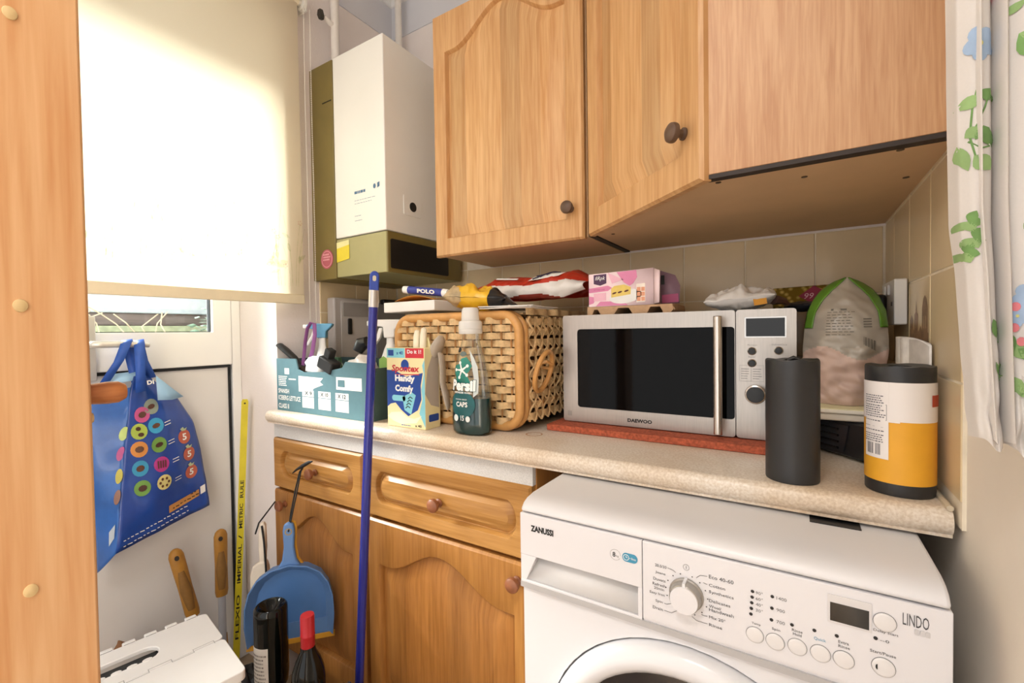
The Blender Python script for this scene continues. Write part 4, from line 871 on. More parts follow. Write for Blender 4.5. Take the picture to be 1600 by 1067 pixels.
LG = mat('label_green', '1f7f70', .35, var=.25, scale=26); LD = mat('label_deep_green', '125a5e', .35, var=.3, scale=26)
lab = patch([(-.034, 1.062), (-.020, 1.066), (-.012, 1.079), (.004, 1.083), (.014, 1.072), (.020, 1.062), (.012, 1.048), (.006, 1.044), (.014, 1.030), (.018, 1.018), (-.032, 1.018), (-.026, 1.032), (-.033, 1.044), (-.038, 1.054)][::-1]).build('upper_label', LG, pb)
patch(ell(-.006, .972, .036, .032, 24)).build('lower_label', LD, pb)
pw = MB()
for k in range(5):
    a = PI / 2 + .3 + 2 * PI * k / 5; pw.v += []; m_ = patch([(-.008 + .020 * math.cos(a) + .004 * math.cos(b), 1.052 + .018 * math.sin(a) + .004 * math.sin(b)) for b in [2 * PI * i / 8 for i in range(8)]], .0008); pw.add(m_.v, m_.f)
    m_ = patch([(-.008 + .022 * t * math.cos(a) + w * math.sin(a), 1.052 + .020 * t * math.sin(a) - w * math.cos(a)) for t, w in ((0, .0028), (1, .0012), (1, -.0012), (0, -.0028))], .0008); pw.add(m_.v, m_.f)
pw.build('splash_emblem', WPRINT, pb)
def wrap_text(s, x, z, w, h, m, bold=.03, d=.0016):
    o = text('lettering', s, Matrix.Identity(4), w, h, m, pb, bold=bold)
    off = root_loc(pb)
    for v in o.data.vertices:
        p = v.co + off; c = on_bottle(x + p.x, z + p.y); c.y -= d; v.co = c - off
    return o
wrap_text('Persil', -.040, 1.003, .072, .028, LD, .10, .0012); wrap_text('Persil', -.039, 1.004, .070, .026, WPRINT, .05); wrap_text('WONDER WASH', -.030, .998, .052, .0045, WPRINT, .02)
wrap_text('CAPS', -.022, .967, .034, .012, WPRINT, .03); wrap_text('15', -.008, .935, .010, .012, WPRINT, .02); wrap_text('NON BIO', -.024, .983, .034, .003, WPRINT, .01)
pk = patch(ell(-.024, .940, .008, .008, 14), .0010); pk.build('white_roundel', mat('roundel_white', 'dfe5e2', .5), pb)
patch(ell(.012, .9395, .006, .007, 14), .0010).build('white_roundel', mat('roundel_white', 'dfe5e2'), pb)
patch(ell(-.022, 1.099, .009, .006, 14), .0008).build('dark_badge', INK, pb); patch(ell(-.006, 1.090, .010, .006, 14), .0012).build('grey_badge', mat('badge_grey', '5d6a66', .4, var=.05), pb)
patch([(.010, 1.100), (.022, 1.082), (.032, 1.06), (.036, 1.03), (.036, 1.0), (.025, .99), (.026, 1.03), (.020, 1.06)][::-1], .0003).build('clear_label_edge', mat('pale_label', 'c9d0ce', .25, var=.03), pb)
# ================================================================ things on top of the hamper and the microwave
wbx = thing('shallow_white_box', 'shallow white lidded box lying on the hamper', 'box', (-1.12, -.33, 1.203))
WB = mat('white_card', 'f1efec', .6, var=.015)
MB().box(-1.225, -1.025, -.43, -.22, 1.203, 1.232).build('box_lid', WB, wbx, bevel=.002)
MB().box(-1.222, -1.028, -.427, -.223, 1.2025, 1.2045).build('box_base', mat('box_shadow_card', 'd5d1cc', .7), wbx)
tag(MB().prism([(-1.215, -.40), (-1.10, -.41), (-1.03, -.37), (-1.05, -.31), (-1.21, -.34)], Matrix.Translation((0, 0, 1.2325)), 0, .0015).build('x', mat('orange_paper', 'd08a3c', .8, var=.08), loc=(-1.12, -.36, 1.2325)), 'folded orange brown envelope on the white box', 'envelope').name = 'brown_envelope'
fl_ = MB().grid(lambda u, v: Vector((-1.205 + .15 * u, -.405 + .06 * v, 1.2365 + .014 * math.sin(PI * u) * (1 - v) + .004 * v)), 10, 4)
tag(fl_.build('x', mat('orange_paper2', 'd9953f', .75, var=.08), solid=.0008, loc=(-1.13, -.37, 1.2345)), 'loose curled orange sheet under the mint roll', 'paper').name = 'orange_sheet'
po = thing('mint_roll', 'blue and white roll of mints lying across the white box', 'sweets', (-1.085, -.385, 1.235))
pa, pz = Vector((-1.178, -.395, 1.272)), Vector((-1.012, -.375, 1.252)); pd_ = (pz - pa).normalized()
BLU = mat('mint_blue', '33409a', .4, var=.05); 
def seg(t0, t1, r0, r1, m, name, n=16): return MB().tube([pa.lerp(pz, t0), pa.lerp(pz, t1)], [r0, r1], n).build(name, m, po)
seg(.12, .86, .0112, .0112, BLU, 'blue_wrapper'); seg(.02, .13, .0108, .0114, WPRINT, 'white_end'); seg(.85, .95, .0114, .0108, WPRINT, 'white_end'); seg(-.01, .03, .004, .0108, mat('foil_white', 'e5e5e6', .3, var=.1, scale=200), 'foil_twist'); seg(.94, 1.06, .0108, .006, mat('foil_grey', 'b9b0a4', .35, .3, var=.2, scale=120), 'foil_tail')
text('lettering', 'POLO', frame(pa.lerp(pz, .36) + Vector((0, -.0112, -.0065)), pd_, (0, -.25, 1)), .062, .0125, WPRINT, po, bold=.05)
tb_ = MB()
for k in range(7):
    a0 = -1.2 + 2.4 * k / 7; a1 = -1.2 + 2.4 * (k + 1) / 7
# yellow crisp packet
def pillow(c, sx, sy, sz, ang, m, name, root, amp=.25, seed=1, mi=None, nu=64, nv=40, pw=.55, tilt=0.0, sc=30):
    M = Matrix.Translation(c) @ Matrix.Rotation(ang, 4, 'Z') @ Matrix.Rotation(tilt, 4, 'Y')
    mb = MB()
    for sgn in (1, -1):
        def fn(u, v):
            x = -1 + 2 * u; y = -1 + 2 * v; h = ((1 - abs(x) ** 2.4) * (1 - abs(y) ** 2.4))
            h = max(0.0, h) ** pw; p = Vector((x * sx, y * sy, sgn * h * sz))
            d = nz(p, sc, seed + sgn) * amp * sz * (.3 + h) + nz(p, sc * 2.6, seed) * amp * .45 * sz * (.25 + h)
            return M @ (p + Vector((nz(p, sc * .6, seed + 7) * sx * .08 * abs(y), nz(p, sc * .6, seed + 5) * sy * .10 * abs(x), d if sgn > 0 else d * .5)))
        mb.grid(fn, nu, nv, mi=mi)
    return mb.build(name, m, root)
yp = thing('yellow_packet', 'crumpled yellow and black snack packet on the hamper', 'packet', (-.90, -.37, 1.20))
YEL = mat('yellow_film', 'e2b32c', .3, var=.12, scale=20, bump=.3, bscale=70); BKF = mat('black_film_gloss', '1b191a', .3, var=.2, scale=30); TAN = mat('tan_film', 'b9a37e', .4, var=.25, scale=60)
pillow((-.895, -.402, 1.229), .082, .052, .030, .35, [YEL, BKF, TAN], 'film', yp, amp=.5, seed=4, mi=lambda u, v: 1 if u > .74 else (2 if u < .10 + .18 * (v < .45) * (.45 - v) / .45 else 0), sc=26, tilt=.06)
MB().tube([(-.815, -.395, 1.222), (-.79, -.405, 1.212), (-.775, -.405, 1.206)], [.020, .012, .007], 8, flatten=.4).build('twisted_end', BKF, yp)
# big red and silver bag
rbg = thing('red_bag', 'big red and silver pet food bag lying across hamper and microwave', 'bag', (-.80, -.24, 1.20))
REDF = mat('red_film', 'b23220', .32, var=.12, scale=18, bump=.25, bscale=60); SILF = mat('silver_film', 'd9d5d2', .3, var=.10, scale=22, bump=.5, bscale=80); MARF = mat('maroon_film', '8c3428', .35, var=.15, scale=20)
def bag_fn(u, v):
    # v runs around the body from front low edge over the top to the back; u along X
    x = -1.010 + .382 * u; a = -.55 + (PI + .8) * v
    tp = min(1.0, .42 + 2.4 * u) * (1 - .6 * max(0, u - .85) / .15)
    rz = .047 * tp * (1 + .10 * math.sin(9 * u)); ry = .115 * (.75 + .25 * min(1, 3 * u))
    p = Vector((x, -.215 - ry * math.cos(a), 1.254 + rz * math.sin(a) * 1.0 - .006 + .006 * u))
    k = nz(p, 22, 2) * .007 + nz(p, 55, 5) * .003
    return p + Vector((0, -math.cos(a) * k, math.sin(a) * k))
rbm = MB().grid(bag_fn, 120, 70, mi=lambda u, v: 2 if v < .07 * math.sin(max(0, min(1, (u - .35) / .5)) * PI) else (1 if v < .225 + .02 * math.sin(7 * u) + .16 * max(0, u - .70) else 0))
rbo = rbm.build('film', [REDF, SILF, MARF], rbg, solid=.001)
wp_ = MB()
for pts in ([(.56, .29), (.66, .27), (.80, .30), (.82, .40), (.70, .43), (.58, .38)], [(.26, .34), (.46, .33), (.46, .36), (.26, .37)]):
    vs = []; n = len(pts); cx = sum(p[0] for p in pts) / n; cy = sum(p[1] for p in pts) / n
    for k in range(5):
        for p_ in pts: vv = bag_fn(cx + (p_[0] - cx) * k / 4, cy + (p_[1] - cy) * k / 4); vs.append(vv + Vector((0, -.0035, .0035)))
    wp_.add(vs, [(k * n + i, k * n + (i + 1) % n, (k + 1) * n + (i + 1) % n, (k + 1) * n + i) for k in range(4) for i in range(n)])
wp_.build('white_emblem', WPRINT, rbo)
em = MB()
for (a, b, c, d) in ((.60, .30, .67, .40), (.67, .29, .74, .37), (.72, .30, .78, .40), (.60, .38, .78, .34)):
    L_ = [bag_fn(a + (c - a) * t / 6, b + (d - b) * t / 6) + Vector((0, -.0055, .0055)) for t in range(7)]
    em.tube(L_, .0016, 4)
em.build('emblem_strokes', mat('navy_print', '2a2440', .5), rbo)
pl_ = thing('paper_pile', 'thin pile of papers lying on the hamper beside the microwave', 'papers', (-.77, -.37, 1.196))
for k, (dx_, a, m_) in enumerate(((0, .1, 'e9e6e2'), (.01, -.06, 'd9d4ce'), (-.008, .2, 'f0eeec'))):
    MB().box(-.07, .07, -.09, .05, 0, .0016, Matrix.Translation((-.775 + dx_, -.385, 1.1965 + .0022 * k)) @ Matrix.Rotation(a, 4, 'Z')).build('sheet', mat('paper_%d' % k, m_, .7, var=.06, scale=60), pl_)
# cake box on the egg tray
ET = mat('egg_tray_pulp', 'c7a27e', .9, var=.08, scale=90, bump=.4)
eg = thing('egg_carton', 'tan pulp egg carton under the pink cake box', 'carton', (-.525, -.25, 1.178))
ev = MB(); Me = FR(0, -.303, 0)
ev.prism([(-.628, 1.1785), (-.615, 1.1785), (-.609, 1.192), (-.600, 1.192), (-.592, 1.1785), (-.558, 1.1785), (-.548, 1.194), (-.522, 1.194), (-.512, 1.1785), (-.478, 1.1785), (-.470, 1.194), (-.448, 1.194), (-.440, 1.1785), (-.425, 1.1785), (-.418, 1.186), (-.420, 1.1995), (-.628, 1.1995)], Me, -.13, 0)
ev.build('tray', ET, eg, bevel=.001)
MB().tube([(-.424, -.295, 1.193), (-.418, -.30, 1.1915), (-.4165, -.298, 1.186)], .0015, 6).build('clasp', ET, eg)
ck = thing('cake_box', 'pink cake slice box on the microwave with a purple square logo', 'box', (-.54, -.25, 1.1995))
PK0 = mat('cake_pale_pink', 'f2d9dd', .5, var=.02); PK1 = mat('cake_pink', 'dd86ae', .5, var=.03); PK2 = mat('cake_deep_pink', 'b9517f', .5, var=.03); PUR = mat('cake_purple', '4b2a4e', .45, var=.04); LPK = mat('cake_light_pink', 'ecb7c9', .5, var=.03)
ca, cb, cy = -.622, -.462, -.304
ckb = MB().add([(ca, cy, 1.2), (cb, cy, 1.2), (cb, cy + .095, 1.2), (ca, cy + .095, 1.2), (ca, cy, 1.280), (cb, cy, 1.284), (cb, cy + .095, 1.284), (ca, cy + .095, 1.280)], [(0, 3, 2, 1), (4, 5, 6, 7), (0, 1, 5, 4), (2, 3, 7, 6), (3, 0, 4, 7)]).build('carton', PK0, ck, solid=.0012)
K = FR(0, cy - .0008, 0)
MB().flat([(ca + .072, 1.281), (ca + .120, 1.2825), (ca + .122, 1.266), (ca + .113, 1.252), (ca + .104, 1.246), (ca + .090, 1.255)], K).build('heart_print', PK1, ckb)
MB().flat([(ca, 1.245), (ca + .05, 1.250), (ca + .06, 1.244), (ca + .05, 1.237), (ca, 1.234)], K).flat([(ca, 1.226), (ca + .02, 1.222), (ca + .012, 1.208), (ca, 1.205)], K).flat([(ca + .018, 1.2005), (ca + .10, 1.2005), (ca + .085, 1.210), (ca + .03, 1.212)], K).build('pink_ribbon', PK1, ckb)
MB().flat([(ca + .013, 1.232), (ca + .045, 1.233), (ca + .045, 1.214), (ca + .013, 1.213)], K, .0001).build('light_panel', LPK, ckb); MB().flat([(ca + .05, 1.281), (ca + .09, 1.262), (ca + .06, 1.254)], K).build('light_ribbon', LPK, ckb)
MB().flat([(ca + .013, 1.278), (ca + .046, 1.279), (ca + .046, 1.256), (ca + .030, 1.251), (ca + .013, 1.256)], K, .0001).build('logo_square', PUR, ckb)
text('lettering', 'fiRpk', FR(ca + .017, cy - .0012, 1.262), .026, .012, WPRINT, ckb, shear=.3)
MB().flat(ell(ca + .093, 1.222, .040, .017, 26, rot=.12), K, .0001).build('plate_picture', mat('plate_print', 'e9e8e6', .5, var=.03), ckb)
MB().flat([(ca + .058, 1.220), (ca + .106, 1.226), (ca + .107, 1.243), (ca + .090, 1.250), (ca + .066, 1.248), (ca + .058, 1.242)], K, .0002).build('cake_picture', mat('cake_print', 'e3c767', .5, var=.06, scale=90), ckb)
cl_ = MB()
for (x, z) in ((.066, 1.2305), (.080, 1.2325), (.096, 1.2345)): cl_.flat(ell(ca + x, z, .006, .0022, 10, rot=.3), K, .0004)
cl_.build('jam_print', mat('jam_print', '5d2a22', .5, var=.2), ckb)
MB().flat([(ca + .120, 1.2495), (ca + .141, 1.2505), (ca + .141, 1.207), (ca + .120, 1.206)], K, .0001).build('nutrition_panel', mat('cream_print', 'f3e6da', .5), ckb)
nu_ = MB()
for r in range(3):
    for c in range(2): quad(nu_, ca + .1215 + c * .010, ca + .1300 + c * .010, 1.209 + r * .0115, 1.2185 + r * .0115, K, .0002)
nu_.build('nutrition_marks', mat('orange_print', 'dd9a78', .5, var=.1), ckb)
text('lettering', 'VICTORIA CAKE', FR(ca + .013, cy - .0012, 1.2395), .029, .003, PK2, ckb)
MB().add([(cb + .001, cy, 1.201), (cb + .016, cy - .012, 1.203), (cb + .017, cy - .010, 1.276), (cb + .001, cy, 1.283)], [(0, 1, 2, 3)]).build('open_flap', PK0, ckb, solid=.001)
fl2 = MB().add([(cb + .002, cy + .055, 1.201), (cb + .045, cy + .06, 1.203), (cb + .047, cy + .06, 1.245), (cb + .036, cy + .058, 1.270), (cb + .002, cy + .055, 1.283)], [(0, 1, 2, 3, 4)]).build('end_flap', mat('flap_mauve', '9d7f92', .5, var=.04), ckb, solid=.0012)
MB().flat([(.006, .0), (.044, .002), (.043, .022), (.006, .020)], frame((cb, cy + .0535, 1.204), (1, .1, 0), (0, 0, 1)), .0012).build('flap_print', PK2, fl2)
MB().flat([(.004, .045), (.012, .045), (.012, .067), (.004, .067)], frame((cb, cy + .0535, 1.204), (1, .1, 0), (0, 0, 1)), .0014).build('flap_mark', INK, fl2)
# white film bag, gold box
wbg = thing('white_film_bag', 'white crumpled plastic bag with orange tab on the microwave', 'plastic bag', (-.29, -.25, 1.178))
pillow((-.287, -.250, 1.2045), .070, .055, .023, .05, mat('white_film', 'eceae8', .35, var=.03, bump=.4, bscale=60), 'film', wbg, amp=.7, seed=12, sc=30, tilt=-.08)
MB().box(-.012, .012, -.0006, .0006, -.008, .008, frame((-.245, -.300, 1.197), (1, .15, .15), (0, 1, 0))).build('orange_tab', mat('orange_tab', 'e8a32b', .5, var=.03), wbg)
MB().tube([(-.222, -.27, 1.20), (-.205, -.26, 1.197), (-.198, -.25, 1.190)], [.018, .012, .006], 8, flatten=.6).build('twisted_end', mat('foil_brown', '5d4034', .4, var=.3), wbg)
gd = thing('gold_packet', 'gold patterned packet with maroon diamond lying behind the white bag', 'packet', (-.155, -.09, 1.178))
GOLD = bpy.data.materials.new('gold_scroll_foil'); GOLD.use_nodes = True; nt = GOLD.node_tree; b_ = nt.nodes['Principled BSDF']
vo = nt.nodes.new('ShaderNodeTexVoronoi'); vo.inputs['Scale'].default_value = 85; tc = nt.nodes.new('ShaderNodeTexCoord'); rr = nt.nodes.new('ShaderNodeValToRGB')
rr.color_ramp.elements[0].color = S('d9c878'); rr.color_ramp.elements[1].color = S('7c6a20'); rr.color_ramp.elements[0].position = .1; rr.color_ramp.elements[1].position = .5
nt.links.new(tc.outputs['Object'], vo.inputs['Vector']); nt.links.new(vo.outputs['Distance'], rr.inputs[0]); nt.links.new(rr.outputs[0], b_.inputs['Base Color']); b_.inputs['Metallic'].default_value = .6; b_.inputs['Roughness'].default_value = .35
Mg = frame((-.228, -.135, 1.187), (1, .05, .03), (0, .35, 1))
gdb = MB().box(0, .150, 0, .052, -.030, 0, Mg).build('wrapper', GOLD, gd, bevel=.004)
MB().flat([(.052, .026), (.083, .050), (.114, .026), (.083, .002)], Mg, .0006).build('maroon_diamond', mat('maroon_print', '93304c', .45, var=.06), gdb)
text('lettering', '99 fs', Mg @ Matrix.Translation((.063, .018, .001)), .036, .014, mat('pink_script', 'e5b9c4', .5), gdb, shear=.3)
db = thing('berry_packet', 'dark berry patterned packet under the gold one', 'packet', (-.185, -.18, 1.178))
pillow((-.170, -.165, 1.188), .034, .035, .011, .1, mat('dark_berry_film', '2b2f38', .4, var=.8, scale=90), 'film', db, amp=.4, seed=5)

# ================================================================ right-hand end of the worktop
# black appliance with sliders and cream tray, bread bag on top
apx = Vector((.66, -.75, 0)).normalized(); AM = frame((-.172, -.285, .9005), apx, (0, 0, 1))
ap = thing('black_appliance', 'small black appliance with bright tipped sliders behind the bin bag rolls', 'appliance', (-.10, -.30, .90))
MB().prism([(.0, .004), (.150, .004), (.150, .066), (.140, .070), (.010, .070), (.0, .066)], AM, -.075, 0).build('body', BLACK, ap, bevel=.004)
fp_ = MB().prism([(.020, .008), (.098, .012), (.108, .062), (.026, .060)], AM, 0, .0025).build('slider_plate', mat('dark_slider_plate', '25262a', .3, var=.1), ap)
for k in range(4):
    z = .018 + .0115 * k; MB().box(.040, .088, z - .0016, z + .0016, .0026, .0055, AM).build('slider', mat('slider_black', '0c0c0d', .3), fp_); MB().lathe([(.0024, 0), (.0020, .004), (0, .0048)], AM @ Matrix.Translation((.034, z + .001, .0026)), 10).build('slider_tip', mat('bright_tip', 'e6dcbc', .3, .4), fp_)
tr = thing('cream_tray', 'flat cream tray with yellow paper on the black appliance', 'tray', (-.09, -.27, .972))
MB().box(-.168, -.020, -.375, -.14, .9715, .985).build('tray_base', mat('cream_tray', 'd6cdbd', .5, var=.04), tr, bevel=.003)
MB().box(-.172, -.016, -.379, -.136, .985, .992).build('tray_rim', mat('cream_tray_rim', 'e3dccd', .5, var=.04), tr, bevel=.002)
MB().box(-.165, -.022, -.377, -.15, .992, .9938).build('yellow_paper', mat('yellow_paper', 'e6deb4', .7, var=.03), tr)
br = thing('bread_bag', 'bread loaf in a clear bag with green edge standing on the cream tray', 'bread', (-.095, -.26, .994))
LOAF = mat('pinkish_bread_film', 'c6ab9d', .45, var=.08, scale=14, bump=.6, bscale=24); FILM = mat('greyish_bread_film', 'aaa193', .35, var=.06, scale=10, bump=.25, bscale=30)
BW = [(.994, .050), (1.02, .058), (1.06, .064), (1.10, .066), (1.14, .0645), (1.17, .061), (1.195, .052), (1.212, .041), (1.225, .027), (1.232, .016), (1.236, .004)]
def bwid(z):
    for (a, b), (c, d) in zip(BW, BW[1:]):
        if a <= z <= c: return b + (d - b) * (z - a) / (c - a)
    return BW[-1][1]
def bread(u, v, d=0.0):
    z = .9945 + .2405 * v; w = bwid(z); x = -.109 + .010 * v + w * (2 * u - 1); e = abs(2 * u - 1)
    y = -.345 + .035 * e ** 2.2 + (.10 * max(0, v - .42) ** 1.2) + .012 * (1 - v) ** 3
    k = nz((x, y, z), 30, 3) * .007 + nz((x * .7 + z * .4, y, z * 1.2), 60, 8) * .005 + abs(nz((x + z, y, z * .6), 42, 11)) * .005
    return Vector((x, y - k * (1.2 if v < .45 else .5) - d, z))
bm_ = MB().grid(bread, 60, 90, mi=lambda u, v: 0 if v < .40 + .05 * math.sin(u * 7) else 1)
def breadback(u, v):
    p = bread(u, v); e = 1 - abs(2 * u - 1) ** 4
    return Vector((p.x, p.y + .002 + .17 * e * (1 - .75 * v) * (1 if 0 < v < 1 else .96), p.z))
bm_.grid(breadback, 60, 90, mi=lambda u, v: 1)
bro = bm_.build('bag_film', [LOAF, FILM], br)
ge = MB()
for sgn in (0, 1):
    def gfn(a, b): v = .60 + .40 * b; uu = a * (.10 + .30 * b ** 3); return bread(uu if sgn == 0 else 1 - uu, v, .0022)
    ge.grid(gfn, 6, 26)
ge.build('green_edge', mat('bread_green', '5f8f2c', .4, var=.06), bro, solid=.0015)
bp_ = MB()
def onb(u0, u1, v0, v1):
    bp_.add([bread(u0, v0, .0012), bread(u1, v0, .0012), bread(u1, v1, .0012), bread(u0, v1, .0012)], [(0, 1, 2, 3)])
rd = random.Random(6)
for r in range(9):
    v = .72 - .022 * r; u = .26
    while u < .56: w = rd.uniform(.02, .06); onb(u, min(u + w, .6), v, v + .005); u += w + .02
for k in range(9): onb(.70 + .017 * k, .706 + .017 * k + .006 * (k % 2), .47 - .006 * k, .53 - .004 * k)
onb(.30, .50, .735, .75)
for k in range(4): onb(.70, .80, .60 + .02 * k, .61 + .02 * k)
bp_.build('bag_print', mat('bread_grey_print', '6f6a60', .6, var=.1), bro)
# rolls of black bin bags
BAGR = mat('black_polythene', '2a2a2b', .42, var=.10, scale=20, bump=.15, bscale=60)
def wobble_roll(mb, c, r, z0, z1, amp, seed, n=44, mi=None, open_top=.35):
    rows = [z0, z0 + .002] + [z0 + (z1 - z0) * k / 10 for k in range(1, 10)] + [z1 - .002, z1]
    def R_(a, z): return r * (1 + amp * nz((math.cos(a), math.sin(a), z * 14), 1.4, seed))
    vs = []
    for i, z in enumerate(rows):
        e = .985 if i in (0, len(rows) - 1) else 1
        for j in range(n): a = 2 * PI * j / n; q_ = R_(a, z) * e; vs.append((c[0] + q_ * math.cos(a), c[1] + q_ * math.sin(a), z + (.003 * nz((math.cos(a), math.sin(a), 5), 2, seed) if i >= len(rows) - 2 else 0)))
    k = len(rows); fs = [(i * n + j, i * n + (j + 1) % n, (i + 1) * n + (j + 1) % n, (i + 1) * n + j) for i in range(k - 1) for j in range(n)]
    b = len(vs)
    for f_, dz in ((open_top, -.001), (open_top * .95, -.02)):
        for j in range(n): a = 2 * PI * j / n; vs.append((c[0] + r * f_ * math.cos(a), c[1] + r * f_ * math.sin(a), z1 + dz))
    for j in range(n): fs.append(((k - 1) * n + j, (k - 1) * n + (j + 1) % n, b + (j + 1) % n, b + j)); fs.append((b + j, b + (j + 1) % n, b + n + (j + 1) % n, b + n + j))
    fs.append(tuple(range(n))[::-1]); fs.append(tuple(range(b + n, b + 2 * n)))
    return mb.add(vs, fs)
r1 = thing('bin_bag_roll', 'plain black bin bag roll without a wrapper on the worktop', 'bin bags', (-.187, -.525, .90), 'bin bag rolls')
wobble_roll(MB(), (-.187, -.528), .0372, .9005, 1.090, .012, 1).build('roll', BAGR, r1)
MB().tube([(-.195, -.520, 1.088), (-.185, -.515, 1.092), (-.175, -.518, 1.089)], [.004, .007, .003], 8, flatten=.5).build('loose_end', BAGR, r1)
r2 = thing('bin_bag_roll', 'black bin bag roll in a white and yellow paper sleeve', 'bin bags', (-.054, -.513, .90), 'bin bag rolls')
c2_ = (-.054, -.513); rr2 = .0402
wobble_roll(MB(), c2_, rr2, .9005, 1.083, .012, 4).build('roll', BAGR, r2)
SLW = mat('sleeve_white', 'eee8e4', .5, var=.015); SLY = mat('sleeve_yellow', 'e9a92d', .5, var=.03)
def sleeve(a0, a1, z0, z1, d, m, name, par, n=40):
    def fn(u, v): a = a0 + (a1 - a0) * u; R_ = rr2 * 1.014 + d; return Vector((c2_[0] + R_ * math.cos(a), c2_[1] + R_ * math.sin(a), z0 + (z1 - z0) * v))
    return MB().grid(fn, n, 3).build(name, m, par)
sl = sleeve(-PI, PI, .918, 1.061, .0, SLY, 'paper_sleeve', r2); sleeve(-PI, PI, 1.006, 1.061, .0003, SLW, 'white_band', sl)
sleeve(-2.85, -2.0, .951, 1.061, .0007, SLW, 'back_label', sl, 10); sleeve(-2.05, -1.70, 1.0045, 1.008, .0008, SLW, 'label_tab', sl, 6)
sp_ = MB(); rd = random.Random(2)
def cyl_quad(a0, a1, z0, z1): 
    R_ = rr2 * 1.014 + .0011; sp_.add([Vector((c2_[0] + R_ * math.cos(a), c2_[1] + R_ * math.sin(a), z)) for a, z in ((a0, z0), (a1, z0), (a1, z1), (a0, z1))], [(0, 1, 2, 3)])
for (zt, rows) in ((1.040, 4), (1.026, 6), (1.004, 1), (.990, 1), (.984, 4)):
    for r in range(rows):
        a = -2.82; z = zt - .0032 * r
        while a < -2.12 - .15 * rd.random(): w = rd.uniform(.03, .09); cyl_quad(a, a + w, z, z + .0013); a += w + .025
for (a0, a1, z0, z1) in ((-2.84, -2.06, 1.0285, 1.029), (-2.84, -2.06, 1.0065, 1.007), (-2.06, -2.05, 1.0065, 1.029), (-2.84, -2.60, .996, .9965), (-2.50, -2.15, .996, .9963), (-2.50, -2.15, .991, .9913)): cyl_quad(a0, a1, z0, z1)
for k in range(14):
    if k not in (7, 8): cyl_quad(-2.72 + .036 * k, -2.72 + .036 * k + .010 + .012 * rd.random(), .956, .972)
sp_.build('sleeve_print', mat('sleeve_grey_print', '55555c', .6), sl)
sleeve(-.75, -.25, 1.028, 1.044, .0009, mat('sleeve_red', 'b8492f', .5), 'red_badge', sl, 8)
# double socket and black plug
sk = thing('wall_socket', 'white switched wall socket on the right-hand tiles', 'socket', (-.008, -.16, 1.16))
Ms = frame((-.0078, -.275, 1.146), (0, 1, 0), (0, 0, 1)); Ms = frame((-.0078, -.275, 1.146), (0, 1, 0), (0, 0, 1))
Mq = Matrix(((0, 0, -1), (-1, 0, 0), (0, 1, 0))).to_4x4(); Mq.translation = Vector((-.0078, -.132, 1.143))   # local x to -Y, y up, out to -X
MB().prism(rrect(0, .143, 0, .086, .004), Mq, 0, .019).build('face_plate', WHITE, sk, bevel=.002)
for x in (.052, .091): MB().box(x - .006, x + .006, .058, .078, .019, .023, Mq).build('switch', WHITE, sk, bevel=.0015)
hh = MB(); hh.box(.112, .115, .036, .044, .0192, .0196, Mq).box(.121, .124, .036, .044, .0192, .0196, Mq); hh.build('pin_slots', INK, sk)
plg = thing('black_plug', 'black mains plug and cable in the wall socket', 'plug', (-.06, -.20, 1.15))
MB().prism(rrect(.020, .070, .012, .062, .010), Mq, .0195, .056).build('plug_body', BLACK, plg, bevel=.006)
MB().tube([Mq @ Vector((.045, .014, .05)), Mq @ Vector((.043, -.02, .052)), Mq @ Vector((.035, -.08, .045)), Mq @ Vector((.02, -.16, .030)), Mq @ Vector((.01, -.235, .03))], .0045, 8).build('cable', BLACK, plg)
# leaflets
lf = thing('folded_leaflet', 'folded printed leaflet standing behind the yellow sleeved roll', 'leaflet', (-.03, -.43, .90))
for k, (xa, ya, xb, yb) in enumerate(((-.040, -.385, -.0085, -.452), (-.036, -.395, -.0095, -.462), (-.030, -.412, -.012, -.458))):
    def lfn(u, v): return Vector((xa + (xb - xa) * u, ya + (yb - ya) * u - .004 * math.sin(PI * u), .9005 + (.222 - .002 * k) * v - .010 * u * v + .004 * math.sin(PI * u) * v))
    MB().grid(lfn, 8, 3).build('page', mat('leaflet_%d' % k, ['cfcac4', 'e6e2dd', 'bdb6ae'][k], .5, var=.12, scale=60), lf, solid=.0006)
# ================================================================ left side, low down, and the near things
# ---- blue carrier bag on the door handle
BLUE = mat('blue_woven_bag', '20479a', .3, var=.16, scale=14, bump=.3, bscale=50, coat=.2); BLUELIT = mat('lit_blue_bag', '2f64b2', .28, var=.18, scale=14, bump=.3, bscale=50, coat=.2); PALEIN = mat('bag_inside_pale', '9cc3e2', .4, var=.06, scale=20)
bg = thing('shopping_bag', 'blue printed woven shopping bag hanging from the door handle', 'bag', (-1.78, -.83, .50))
# right-hand printed panel: local (u along y, v along z)
TOPE = [(-.862, .990), (-.845, 1.028), (-.818, 1.034), (-.79, 1.012), (-.765, .985), (-.742, .962)]
def panel(u, v):
    # corner posts of the printed face
    ztop = 1.030 - .07 * max(0, u - .25) / .75; 
    yl = -.862 - .06 * (1 - v) ** .9; yr = [-.672, -.676, -.686, -.712, -.742][min(4, int(v * 4))]; 
    vv_ = v * 4; i = min(3, int(vv_)); rt = [-.673, -.677, -.684, -.700, -.745]; yr = rt[i] + (rt[i + 1] - rt[i]) * (vv_ - i)
    zb = .553 + (.597 - .553) * u; y = yl + (yr - yl) * u; z = zb + (ztop - zb) * v
    x = -1.742 - .045 * u + .020 * math.sin(PI * v) * math.sin(PI * u) - .030 * v
    x += nz((0, y, z), 9, 2) * .010 + nz((0, y, z), 24, 5) * .004
    return Vector((x, y, z))
bag_o = MB().grid(panel, 26, 30).build('front_face', BLUE, bg, solid=.0012)
